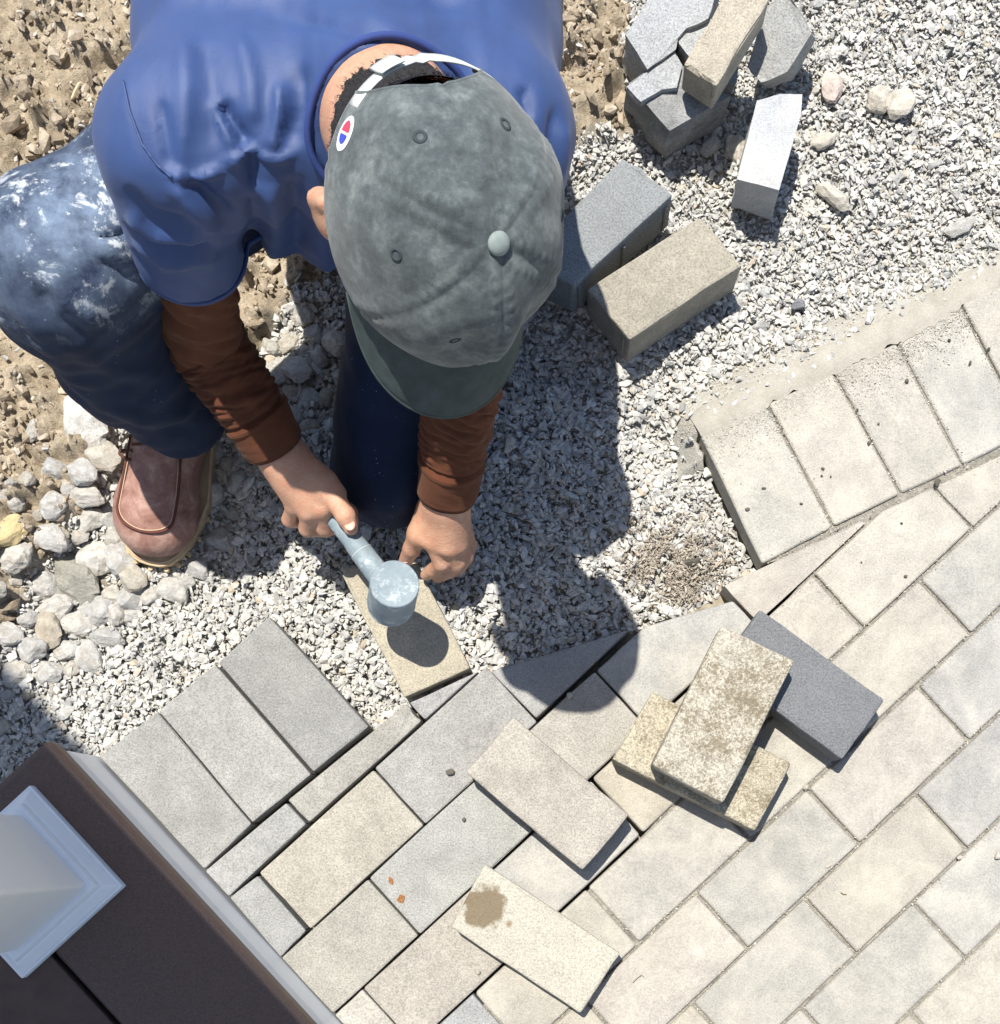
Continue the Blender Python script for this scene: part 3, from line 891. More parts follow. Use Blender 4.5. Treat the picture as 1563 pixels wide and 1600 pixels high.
# the heap of broken pieces
K = 4.466
def hp(x, y, z): return (940 + x / K, y / K, z)
block('broken_block', [hp(320, 470, 0.05), hp(160, 235, 0.055), hp(330, -20, 0.06), hp(560, -330, 0.06), hp(860, -120, 0.06), hp(740, 130, 0.058), hp(600, 190, 0.055), hp(530, 265, 0.052), hp(515, 335, 0.05)], 0.075, M_DARK, srgb(160, 162, 164), 'large pale grey slab with a ragged broken end, largest of the heap', jit=0.0022, rough=0.007, cat='broken block')
block('broken_block', [hp(545, 300, 0.048), hp(520, 160, 0.05), hp(640, 115, 0.05), hp(790, 130, 0.05), hp(640, 400, 0.045), hp(600, 375, 0.046)], 0.06, M_DARK, srgb(168, 170, 170), 'small pale wedge of broken concrete squeezed under the leaning tan block', jit=0.002, rough=0.007, cat='broken block')
block('broken_block', [hp(485, 915, 0.032), hp(190, 585, 0.036), hp(515, 368, 0.036), hp(570, 450, 0.034), hp(690, 600, 0.034), hp(915, 655, 0.030)], 0.074, M_DIRTY, srgb(146, 147, 146), 'cracked grey half slab with a soiled side, carrying a thin flake', jit=0.002, rough=0.007, bevel=0.005, cat='broken block')
block('broken_block', [hp(275, 712, 0.043), hp(262, 690, 0.043), hp(180, 600, 0.043), hp(515, 372, 0.044), hp(562, 450, 0.044), hp(528, 606, 0.044), hp(420, 622, 0.043)], 0.012, M_DARK, srgb(156, 158, 160), 'thin grey flake lying on the cracked half slab', jit=0.0016, rough=0.003, bevel=0.0016, cat='broken block')
block('broken_block', [hp(800, 605, 0.105), hp(575, 455, 0.105), hp(860, -40, 0.115), hp(1180, -20, 0.115)], 0.062, M_BLOCK, srgb(176, 166, 146), 'whole tan block laid leaning across the top of the heap', jit=0.001, cat='block')
block('broken_block', [hp(1115, 570, 0.034), hp(1010, 470, 0.028), hp(1140, 60, 0.06), hp(1250, -40, 0.075), hp(1340, 15, 0.075), hp(1470, 225, 0.06), hp(1300, 500, 0.042)], 0.066, M_DARK, srgb(160, 160, 156), 'grey block with a scored face, leaning against the heap beside the white block', jit=0.002, rough=0.007, cat='broken block')
block('broken_block', [hp(940, 560, 0.03), hp(700, 560, 0.03), hp(800, 330, 0.04), hp(985, 330, 0.04)], 0.075, M_DARK, srgb(140, 143, 145), 'dull grey chunk in the shade beneath the leaning tan block', jit=0.003, rough=0.007, cat='broken block')
block('broken_block', [hp(955, 1245, 0.045), hp(1085, 705, 0.046), hp(1235, 640, 0.046), hp(1392, 650, 0.046), hp(1387, 790, 0.046), hp(1245, 1328, 0.045)], 0.078, mat_concrete('whitewashed_concrete', 0.4, 0.12, bump=0.9, dust=0.3), srgb(178, 182, 187), 'bright white split block lying alone beside the heap', jit=0.002, rough=0.007, cat='broken block', bevel=0.005)

# ------------------------------------------------------------------ deck, post and porch roof
DN = Vector((0.736, 0.677, 0)).normalized()          # out of the deck, towards the paving
DD = Vector((DN.y, -DN.x, 0))                        # along the deck edge
DC = px(146, 1180, 0)                                # deck corner on the ground
ZD = 0.14
def dk(n, d, z): return DC + DN * n + DD * d + Vector((0, 0, z))
def dbox(name, n0, n1, d0, d1, z0, z1, mat, parent, bevel=0.002, seg=2):
    top = [dk(n0, d0, z1), dk(n1, d0, z1), dk(n1, d1, z1), dk(n0, d1, z1)]
    bot = [dk(n0, d0, z0), dk(n1, d0, z0), dk(n1, d1, z0), dk(n0, d1, z0)]
    return add(name, prism_mesh(top, bot, bevel, seg, name), mat, parent, origin=dk((n0 + n1) / 2, (d0 + d1) / 2, z0))
M_DECK = mat_plain('dark_composite_decking', srgb(84, 68, 62), 0.55, 0.35, 30, 0.12, 0.25, 700)
M_NOSE = mat_plain('brown_deck_nosing', srgb(92, 74, 66), 0.5, 0.45, 420, 0.25, 0.5, 900)
M_PVC = mat_plain('white_pvc_trim', srgb(238, 240, 242), 0.4, 0.4, 12, 0.03)
M_FASCIA = mat_plain('white_fascia_board', srgb(226, 226, 226), 0.45, 0.4, 10, 0.04)
deck = tag(empty('deck', dk(-0.3, 0.3, -0.06)), 'dark brown composite deck corner with rounded nosing and white fascia', 'deck')
dbox('nosing_board', -0.168, 0.005, -0.012, 1.6, 0.113, ZD, M_NOSE, deck, 0.012, 5)
for k in range(6):
    a = -0.172 - 0.140 * k
    dbox('board', a - 0.136, a, -0.012, 1.6, 0.115, ZD - 0.0005, M_DECK, deck, 0.003)
dbox('fascia', -0.02, 0.0, 0.0, 1.59, -0.06, 0.1125, M_FASCIA, deck, 0.001)
dbox('end_fascia', -1.0, -0.0205, 0.0, 0.02, -0.06, 0.1125, M_FASCIA, deck, 0.001)
dbox('joist', -1.0, -0.03, 0.8, 0.84, -0.06, 0.1145, M_FASCIA, deck, 0.001)

PC = px(42, 1378, 0.15); PC.z = ZD
post = tag(empty('porch_post', PC), 'square white porch post with stepped base moulding standing on the deck', 'post')
def sq(h, z):
    return [PC + DN * (h * a) + DD * (h * b) + Vector((0, 0, z)) for a, b in ((-1, -1), (1, -1), (1, 1), (-1, 1))]
def sqbox(name, h0, h1, z0, z1, bevel, mat=M_PVC, seg=2, parent=None):
    return add(name, prism_mesh(sq(h1, z1), sq(h0, z0), bevel, seg, name), mat, parent or post, origin=PC + Vector((0, 0, z0)))
bt = sqbox('base_trim', 0.083, 0.083, 0.0002, 0.014, 0.002)
sqbox('cove_moulding', 0.079, 0.070, 0.0145, 0.028, 0.002, parent=bt)
sqbox('bead_moulding', 0.068, 0.066, 0.0285, 0.038, 0.003, parent=bt)
sqbox('shaft', 0.0585, 0.0585, 0.0385, 2.38, 0.006, mat=mat_plain('white_post_sleeve', srgb(236, 234, 230), 0.4, 0.4, 10, 0.03), seg=3)
roof = tag(empty('porch_roof', dk(-1.0, 0.5, 2.54)), 'plain white porch roof slab overhead, carried by the post above the deck', 'roof')
EDGE = 0.230
dbox('soffit', EDGE - 1.15, EDGE, -2.2, 5.0, 2.521, 2.56, M_PVC, roof, 0.0)
dbox('eave_board', EDGE + 0.0003, EDGE + 0.02, -2.2, 5.0, 2.50, 2.70, M_PVC, roof, 0.0)

# ------------------------------------------------------------------ crumbs and pebbles on the paving
M_CRUMB_D = mat_stone('dark_crumb', [(0, srgb(84, 80, 72)), (1, srgb(120, 114, 104))], island=False, scale=80)
CRUMBS = [(1358, 693, 9, 7), (1286, 733, 8, 5), (1284, 744, 5, 5), (1168, 796, 9, 6), (1193, 763, 9, 4), (1252, 787, 7, 4), (1417, 596, 8, 8), (1483, 532, 7, 5), (1516, 567, 9, 6), (1545, 546, 8, 6), (1415, 901, 7, 7), (1409, 818, 5, 5), (1346, 879, 4, 4), (1298, 745, 4, 4), (1340, 640, 5, 4), (1373, 662, 5, 4)]
for i, (cx, cy, w, h) in enumerate(CRUMBS):
    o = lone_stone(cx, cy, w * 0.75, h * 0.75, random.uniform(0, 180), 300 + i, 'dark crumb of stone lying on the dusty pavers by the border course', M_CRUMB_D, z=0.001, grp='dark crumbs on the border pavers', hh=0.6)
    o.location.xy = px(cx, cy, 0.001).xy
for i, (cx, cy, w, h, lab) in enumerate([(1464, 753, 12, 9, 'larger dark pebble wedged in the joint below the border course'), (890, 1087, 10, 10, 'white chip of gravel on the cut paver at the edge of the shadow'), (1259, 1230, 8, 6, 'tiny white pebble in the joint beside the stacked tan blocks'), (1293, 1353, 10, 6, 'white pebble in a paver joint beside the warm tan laid paver'),
        (1500, 1340, 7, 9, 'white pebble at the tip of the warm tan laid paver'), (1560, 1337, 9, 13, 'pale pebble lying on a grey laid paver'), (1184, 1296, 8, 6, 'small pebble beside the lower yellowish block'), (703, 1207, 12, 10, 'dark triangular chip of dirt on the grey laid paver'), (725, 1281, 7, 6, 'little brown chip on the laid paver under the pinkish block'), (748, 1519, 7, 7, 'white crumb in the joint beside the stained block')]):
    o = lone_stone(cx, cy, w, h, random.uniform(0, 180), 340 + i, lab, M_CRUMB_D if 'dark' in lab or 'brown' in lab else M_STONE_CR, z=0.001, cat='pebble', hh=0.55)
    o.location.xy = px(cx, cy, 0.001).xy
M_LEAF = mat_plain('dry_leaf', srgb(178, 128, 84), 0.8, 0.2, 200, 0.2)
for i, (cx, cy, sc, lab) in enumerate([(611, 1377, 0.0065, 'curled scrap of dry orange leaf on the laid paver'), (627, 1404, 0.008, 'flat scrap of dry tan leaf over a paver joint')]):
    bm = bmesh.new(); rr_ = random.Random(60 + i)
    vv = []
    for k in range(11):
        w = 2 * math.pi * k / 11; q = sc * rr_.uniform(0.45, 1.0)
        vv.append(bm.verts.new(px(cx, cy, 0.0) + Vector((math.cos(w) * q * 0.8, math.sin(w) * q, 0.0015 + 0.0012 * rr_.random()))))
    cvx = bm.verts.new(px(cx, cy, 0.0012))
    for k in range(11): bm.faces.new((vv[k], vv[(k + 1) % 11], cvx))
    r_ = bmesh.ops.solidify(bm, geom=bm.faces[:], thickness=0.0004)
    tag(add('leaf', from_bm(bm, 'leaf'), M_LEAF, origin=px(cx, cy, 0.001)), lab, 'leaf')
M_TWIG = mat_plain('dry_twig', srgb(92, 78, 60), 0.9, 0.2, 200, 0.2)
tag(add('twig', tube_mesh([px(989, 1536, 0.0016), px(996, 1529, 0.0018), px(1003, 1524, 0.0018), px(1006, 1527, 0.0016)], 0.0006, 6, 'twig'), M_TWIG, origin=px(998, 1528, 0.001)), 'thin bent twig on the laid paver beside the stained block', 'twig')
tag(add('twig', tube_mesh([px(1314, 1395, 0.0016), px(1318, 1398, 0.0018), px(1323, 1398, 0.0016)], 0.0009, 6, 'twig'), M_TWIG, origin=px(1318, 1397, 0.001)), 'short curved dark twig on the warm tan laid paver', 'twig')
tag(add('straw', tube_mesh([px(108, 168, -0.012), px(116, 145, -0.010), px(124, 130, -0.010)], 0.0022, 6, 'straw'), mat_plain('dry_straw', srgb(196, 178, 150), 0.9, 0.2), origin=px(116, 147, -0.012)), 'pale piece of dry stalk lying on the bare soil', 'stalk')


# ------------------------------------------------------------------ the worker: shapes grown as smooth fields
def tov(p): return np.array([p[0], p[1], p[2]], dtype=np.float64)
class Field:
    """A distance field on a grid; shapes are melted into it one by one."""
    def __init__(s, lo, hi, h):
        s.lo = np.array(lo, float); s.h = h
        s.n = np.ceil((np.array(hi, float) - s.lo) / h).astype(int) + 1
        s.D = np.full(s.n, 0.5, np.float32)
    def _box(s, lo, hi):
        a = np.clip(np.floor((lo - s.lo) / s.h).astype(int), 0, s.n)
        b = np.clip(np.ceil((hi - s.lo) / s.h).astype(int) + 1, 0, s.n)
        if np.any(b - a < 1): return None
        g = [s.lo[i] + np.arange(a[i], b[i]) * s.h for i in range(3)]
        return tuple(slice(a[i], b[i]) for i in range(3)), g[0][:, None, None], g[1][None, :, None], g[2][None, None, :]
    def _put(s, sl, d, k, sub=False):
        a = s.D[sl]
        if sub:
            hh = np.clip(0.5 - 0.5 * (a + d) / k, 0, 1)
            s.D[sl] = a * (1 - hh) - d * hh + k * hh * (1 - hh)
            return
        hh = np.clip(0.5 + 0.5 * (d - a) / k, 0, 1)
        s.D[sl] = (d * (1 - hh) + a * hh - k * hh * (1 - hh)).astype(np.float32)
    def cone(s, a, b, ra, rb, k=0.01, sub=False):
        a = tov(a); b = tov(b); m = max(ra, rb) + k + 3 * s.h
        bx = s._box(np.minimum(a, b) - m, np.maximum(a, b) + m)
        if bx is None: return
        sl, x, y, z = bx
        ab = b - a; L = max(ab @ ab, 1e-12)
        t = np.clip(((x - a[0]) * ab[0] + (y - a[1]) * ab[1] + (z - a[2]) * ab[2]) / L, 0, 1)
        d = np.sqrt((x - a[0] - t * ab[0]) ** 2 + (y - a[1] - t * ab[1]) ** 2 + (z - a[2] - t * ab[2]) ** 2) - (ra + (rb - ra) * t)
        s._put(sl, d.astype(np.float32), k, sub)
    def ell(s, c, r, k=0.01, M=None, sub=False):
        c = tov(c); r = np.array(r, float); m = r.max() + k + 3 * s.h
        bx = s._box(c - m, c + m)
        if bx is None: return
        sl, x, y, z = bx
        x = x - c[0]; y = y - c[1]; z = z - c[2]
        if M is not None:
            M = np.array(M)          # columns are the shape's own axes
            q = [x * M[0, i] + y * M[1, i] + z * M[2, i] for i in range(3)]
        else: q = [x, y, z]
        k0 = np.sqrt((q[0] / r[0]) ** 2 + (q[1] / r[1]) ** 2 + (q[2] / r[2]) ** 2)
        k1 = np.sqrt((q[0] / r[0] ** 2) ** 2 + (q[1] / r[1] ** 2) ** 2 + (q[2] / r[2] ** 2) ** 2)
        d = k0 * (k0 - 1) / np.maximum(k1, 1e-6)
        s._put(sl, d.astype(np.float32), k, sub)
    def chain(s, pts, rr, k=0.008):
        for i in range(len(pts) - 1): s.cone(pts[i], pts[i + 1], rr[i], rr[i + 1], k)
    def cut(s, c, d, rad):
        c = tov(c); d = tov(d)
        sl, x, y, z = s._box(c - rad, c + rad)
        h_ = (x - c[0]) * d[0] + (y - c[1]) * d[1] + (z - c[2]) * d[2]
        near = np.sqrt((x - c[0]) ** 2 + (y - c[1]) ** 2 + (z - c[2]) ** 2) < rad
        s.D[sl] = np.where(near, np.maximum(s.D[sl], h_), s.D[sl])
    def at(s, p):
        f = np.clip((tov(p) - s.lo) / s.h, 0, s.n - 1.001); i = f.astype(int); f = f - i
        d = s.D[i[0]:i[0] + 2, i[1]:i[1] + 2, i[2]:i[2] + 2].astype(float)
        d = d[0] * (1 - f[0]) + d[1] * f[0]; d = d[0] * (1 - f[1]) + d[1] * f[1]
        return d[0] * (1 - f[2]) + d[1] * f[2]
    def mesh(s, smooth=6):
        D = s.D; I = D < 0
        nx, ny, nz = s.n
        c = np.zeros((nx - 1, ny - 1, nz - 1), np.uint8)
        offs = [(i, j, k) for i in (0, 1) for j in (0, 1) for k in (0, 1)]
        for (i, j, k) in offs: c += I[i:nx - 1 + i, j:ny - 1 + j, k:nz - 1 + k]
        act = np.argwhere((c > 0) & (c < 8))
        ids = np.full(c.shape, -1, np.int32)
        ids[act[:, 0], act[:, 1], act[:, 2]] = np.arange(len(act))
        val = {o: D[act[:, 0] + o[0], act[:, 1] + o[1], act[:, 2] + o[2]].astype(np.float64) for o in offs}
        P = np.zeros((len(act), 3)); W = np.zeros(len(act))
        for o in offs:
            for ax in range(3):
                if o[ax] == 1: continue
                q = list(o); q[ax] = 1; q = tuple(q)
                va, vb = val[o], val[q]
                cr = (va < 0) != (vb < 0)
                t = np.where(cr, va / np.where(cr, va - vb, 1), 0)
                pt = np.tile(np.array(o, float), (len(act), 1)); pt[:, ax] += t
                P += pt * cr[:, None]; W += cr
        V = s.lo + (act + P / W[:, None]) * s.h
        Q = []
        for ax in range(3):
            u, v = (ax + 1) % 3, (ax + 2) % 3
            A = [slice(None)] * 3; B = [slice(None)] * 3
            A[ax] = slice(0, -1); B[ax] = slice(1, None)
            e = np.argwhere(I[tuple(A)] != I[tuple(B)])
            e = e[(e[:, u] > 0) & (e[:, v] > 0) & (e[:, u] < s.n[u] - 1) & (e[:, v] < s.n[v] - 1)]
            inside = I[e[:, 0], e[:, 1], e[:, 2]]
            f = []
            for du, dv in ((-1, -1), (0, -1), (0, 0), (-1, 0)):
                w = e.copy(); w[:, u] += du; w[:, v] += dv
                f.append(ids[w[:, 0], w[:, 1], w[:, 2]])
            f = np.stack(f, 1)
            f[~inside] = f[~inside][:, ::-1]
            Q.append(f)
        F = np.concatenate(Q)
        F = F[(F >= 0).all(1)]
        return relax(V, F, smooth), F
def relax(V, F, it, lam=0.5, mu=-0.52):
    a = np.concatenate([F[:, i] for i in range(4)] + [F[:, (i + 1) % 4] for i in range(4)])
    b = np.concatenate([F[:, (i + 1) % 4] for i in range(4)] + [F[:, i] for i in range(4)])
    cnt = np.maximum(np.bincount(a, minlength=len(V)), 1)[:, None]
    for i in range(it):
        for w in (lam, mu):
            av = np.stack([np.bincount(a, weights=V[b, k], minlength=len(V)) for k in range(3)], 1) / cnt
            V = V + (av - V) * w
    return V
def vnormals(V, F):
    n = np.cross(V[F[:, 2]] - V[F[:, 0]], V[F[:, 3]] - V[F[:, 1]])
    N = np.zeros_like(V)
    for i in range(4):
        for k in range(3): N[:, k] += np.bincount(F[:, i], weights=n[:, k], minlength=len(V))
    return N / np.maximum(np.linalg.norm(N, axis=1), 1e-9)[:, None]
def to_px(V):
    d = FPX / (CAM_H - V[:, 2])
    return PPX + V[:, 0] * d, PPY - V[:, 1] * d
def seg_dist(x, y, pts):
    """Distance to a line of points and how far along it (0..1)."""
    best = np.full(x.shape, 1e9); tt = np.zeros(x.shape); n = len(pts) - 1
    for i in range(n):
        ax, ay = pts[i]; bx, by = pts[i + 1]
        L = (bx - ax) ** 2 + (by - ay) ** 2
        t = np.clip(((x - ax) * (bx - ax) + (y - ay) * (by - ay)) / L, 0, 1)
        d = np.hypot(x - ax - t * (bx - ax), y - ay - t * (by - ay))
        m = d < best
        best = np.where(m, d, best); tt = np.where(m, (i + t) / n, tt)
    return best, tt
def folds(V, F, lst):
    """Creases and ridges of cloth: lines, width, height (m)."""
    N = vnormals(V, F)
    x, y = to_px(V)
    h = np.zeros(len(V))
    for pts, w, amp in lst:
        d, t = seg_dist(x, y, pts)
        h += amp * np.exp(-(d / w) ** 2) * np.clip(np.sin(np.clip(t, 0.02, 0.98) * np.pi) * 1.8, 0, 1)
    return V + N * h[:, None]
def n3(V, s, seed=0.0):
    """cheap smooth 3-D noise, -1..1"""
    a = V * s + seed
    return (np.sin(a[:, 0] * 1.3 + 2.1 * np.sin(a[:, 1] * 0.9 + 1.0)) + np.sin(a[:, 1] * 1.7 + 1.9 * np.sin(a[:, 2] * 1.1 + 2.0)) + np.sin(a[:, 2] * 1.5 + 2.3 * np.sin(a[:, 0] * 1.2 + 0.5))) / 3

# ---- where the joints are
RS, LS = Vector((-0.346, 0.604, 0.575)), Vector((-0.060, 0.632, 0.548))
RE, LE = px(318, 528, 0.245), px(724, 590, 0.26)
RW, LW = px(441, 712, 0.150), px(697, 782, 0.118)
HS = 0.93
HC = px(690, 338, 0.69)                 # middle of the cap's rim
HU = Vector((0.445, -0.53, 0.72)).normalized()       # out of the crown
HF = Vector((0.10, -0.76, -0.64)); HF = (HF - HU * HF.dot(HU)).normalized()   # along the visor
HR = HF.cross(HU).normalized()                      # his right
HM3 = Matrix((HR, HF, HU)).transposed()
def hd(x, y, z): return HC + HM3 @ (Vector((x, y, z)) * HS)
HMn = np.array([[HR[i], HF[i], HU[i]] for i in range(3)])
NB = Vector((-0.172, 0.655, 0.580))                  # base of the neck
HIP = Vector((-0.205, 0.95, 0.31))
RH, LH = Vector((-0.235, 0.83, 0.30)), Vector((-0.13, 0.86, 0.31))
RK, LK = px(92, 412, 0.40), px(616, 742, 0.03)
RA, LA = Vector((-0.497, 0.548, 0.06)), Vector((-0.14, 0.86, 0.0))

M_SKIN, nt, bs = new_mat('skin'); g = NT(nt); co = g.coord('Object')
c = g.mix(1.0, srgb(188, 144, 118), g.ramp(g.noise(co, 40, 4, 0.6), [(0.3, 0.86), (0.7, 1.1)]), 'MULTIPLY')
c = g.mix(g.ramp(g.noise(co, 90, 3, 0.6), [(0.5, 0.0), (0.75, 0.35)]), c, srgb(196, 112, 88))
c = g.mix(g.ramp(g.noise(co, 130, 6, 0.75), [(0.52, 0.0), (0.70, 0.4)]), c, srgb(196, 182, 168))
g.l(c, bs.inputs['Base Color'])
bs.inputs['Roughness'].default_value = 0.55
bs.inputs['Specular IOR Level'].default_value = 0.35
bs.inputs['Subsurface Weight'].default_value = 0.08
bs.inputs['Subsurface Radius'].default_value = (0.006, 0.003, 0.0015)
g.l(g.bump(g.math('ADD', g.noise(co, 700, 4, 0.65), g.vor(co, 420)), 0.28, 0.0014), bs.inputs['Normal'])

person = tag(empty('person', Vector((-0.3, 0.62, -0.045))), 'worker in blue t-shirt, faded cap and dusty jeans kneeling to tap down a paver', 'person')

# ---- body: one continuous surface
B = Field((-0.60, 0.29, -0.06), (0.03, 1.06, 0.75), 0.0031)
B.ell(hd(0, -0.008, 0.012), (0.074 * HS, 0.094 * HS, 0.096 * HS), 0.01, HMn)
B.ell(hd(0, 0.028, -0.070), (0.056 * HS, 0.064 * HS, 0.058 * HS), 0.03, HMn)
B.ell(hd(0, 0.050, -0.100), (0.030 * HS, 0.030 * HS, 0.024 * HS), 0.02, HMn)
B.cone(hd(0, 0.088, -0.030), hd(0, 0.103, -0.058), 0.009, 0.012, 0.012)
B.cone(hd(-0.016, 0.082, -0.082), hd(0.016, 0.082, -0.082), 0.007, 0.007, 0.008)
for s in (-1, 1):
    B.cone(hd(s * 0.012, 0.086, -0.022), hd(s * 0.045, 0.074, -0.020), 0.009, 0.008, 0.012)
    B.ell(hd(s * 0.032, 0.082, -0.034), (0.012 * HS, 0.008 * HS, 0.008 * HS), 0.004, HMn)
    B.ell(hd(s * 0.086, -0.012, -0.040), (0.010 * HS, 0.021 * HS, 0.032 * HS), 0.008, HMn)
    B.cone(hd(s * 0.092, -0.026, -0.020), hd(s * 0.091, -0.024, -0.052), 0.006, 0.006, 0.006)
B.cone(hd(0, -0.035, -0.060), NB, 0.056, 0.060, 0.03)
B.ell((-0.205, 0.75, 0.475), (0.145, 0.12, 0.10), 0.03)
B.cone((-0.205, 0.78, 0.44), HIP, 0.11, 0.11, 0.04)
for S_, E_, W_ in ((RS, RE, RW), (LS, LE, LW)):
    B.cone(S_, E_, 0.034, 0.030, 0.02); B.cone(E_, W_, 0.032, 0.0255, 0.02)
for H_, K_, A_ in ((RH, RK, RA), (LH, LK, LA)):
    B.cone(H_, K_, 0.070, 0.052, 0.03); B.cone(K_, A_, 0.050, 0.036, 0.02)
# the hand on the mallet: palm, thumb along the handle, fingers closed under it
def finger(pts, rr, k=0.0035): B.chain([px(*p) for p in pts], rr, k)
rk = [(525, 772, 0.148), (505, 793, 0.142), (482, 800, 0.132), (459, 791, 0.120)]
for p, r in zip(rk, (0.0125, 0.0125, 0.012, 0.011)):
    B.cone(RW, px(*p), 0.021, r, 0.018)
B.cone(px(462, 742, 0.136), px(505, 772, 0.134), 0.020, 0.017, 0.02)
finger([rk[0], (530, 812, 0.120), (548, 812, 0.101), (545, 795, 0.098)], [0.0115, 0.0108, 0.0095, 0.0085])
finger([rk[1], (507, 824, 0.110), (538, 822, 0.090), (550, 800, 0.090)], [0.0115, 0.0108, 0.0095, 0.0085])
finger([rk[2], (480, 826, 0.102), (510, 828, 0.082), (524, 806, 0.082)], [0.011, 0.0102, 0.009, 0.008])
finger([rk[3], (452, 812, 0.094), (480, 818, 0.077), (495, 798, 0.077)], [0.010, 0.0092, 0.0082, 0.0075])
finger([(462, 728, 0.150), (503, 752, 0.156)], [0.018, 0.0155], 0.014)
finger([(503, 752, 0.156), (530, 790, 0.1545)], [0.0150, 0.0118], 0.006)
finger([(530, 790, 0.1545), (540, 806, 0.1525), (548, 825, 0.1465)], [0.0118, 0.0120, 0.0092], 0.004)
# the hand steadying the block: thumb on the edge, fingers hooked over the side
lk = [(676, 845, 0.090), (699, 855, 0.088), (716, 851, 0.080), (728, 838, 0.068)]
for p, r in zip(lk, (0.0125, 0.0125, 0.012, 0.011)):
    B.cone(LW, px(*p), 0.0215, r, 0.016)
finger([lk[0], (690, 880, 0.066), (678, 891, 0.042), (666, 898, 0.024)], [0.0115, 0.0108, 0.0095, 0.008])
finger([lk[1], (714, 880, 0.058), (700, 893, 0.034), (684, 902, 0.014)], [0.0115, 0.0108, 0.0095, 0.008])
finger([lk[2], (728, 870, 0.050), (718, 886, 0.026), (704, 896, 0.006)], [0.011, 0.0102, 0.009, 0.0075])
finger([lk[3], (735, 852, 0.044), (730, 872, 0.022), (718, 882, 0.004)], [0.010, 0.0092, 0.0082, 0.007])
finger([(672, 800, 0.098), (655, 834, 0.086)], [0.0185, 0.0145], 0.014)
finger([(655, 834, 0.086), (644, 857, 0.062)], [0.0145, 0.0112], 0.006)
finger([(644, 857, 0.062), (633, 878, 0.034)], [0.0115, 0.0088], 0.004)
V, F = B.mesh(4)
BV, BF = V.copy(), F
body = add('body', from_arrays('body', V, F), M_SKIN, person, smooth=True)
M_NAIL = mat_plain('finger_nail', srgb(222, 168, 150), 0.3, 0.5, 80, 0.04)
def nail(pt, sx, sy, turn, tilt):
    bm = bmesh.new(); bmesh.ops.create_uvsphere(bm, u_segments=16, v_segments=8, radius=1)
    Mx = Matrix.Translation(pt) @ Matrix.Rotation(R(turn), 4, 'Z') @ Matrix.Rotation(R(tilt), 4, 'X') @ Matrix.Diagonal((sx, sy, 0.0022, 1))
    bm.transform(Mx)
    add('thumb_nail', from_bm(bm, 'thumb_nail'), M_NAIL, body, smooth=True)
nail(px(546.5, 820, 0.1566), 0.0068, 0.0085, -158, 20)
nail(px(634.5, 874, 0.0455), 0.0058, 0.0075, -152, 38)

# ---- shirt
SH = Field((-0.48, 0.43, 0.16), (0.08, 1.08, 0.70), 0.0042)
SH.ell((-0.205, 0.745, 0.500), (0.186, 0.140, 0.122), 0.02)
SH.ell((-0.195, 0.708, 0.400), (0.166, 0.102, 0.190), 0.04)
SH.cone((-0.300, 0.664, 0.50), (-0.285, 0.676, 0.35), 0.062, 0.058, 0.03)
SH.cone(RS + Vector((0.030, 0.075, -0.03)), RS + Vector((0.045, 0.16, -0.06)), 0.066, 0.09, 0.05)
SH.cone(LS + Vector((-0.030, 0.075, -0.03)), LS + Vector((-0.045, 0.16, -0.06)), 0.066, 0.09, 0.05)
SH.cone((-0.205, 0.80, 0.470), HIP, 0.165, 0.170, 0.06)
SH.cone(RS + Vector((0.03, 0.012, 0.0)), LS + Vector((-0.03, 0.01, 0)), 0.063, 0.063, 0.05)
SH.cone((-0.285, 0.628, 0.578), (-0.13, 0.630, 0.580), 0.062, 0.062, 0.03)
nax = (hd(0, -0.035, -0.060) - NB).normalized()
SH.cone(NB - nax * 0.02, NB + nax * 0.075, 0.078, 0.0635, 0.016)
SH.cut(NB + nax * 0.076, nax, 0.076)
rsl = RS.lerp(RE, 0.44); lsl = LS.lerp(LE, 0.38)
SH.cone(RS, rsl, 0.066, 0.055, 0.035)
SH.cone(LS, lsl, 0.066, 0.054, 0.035)
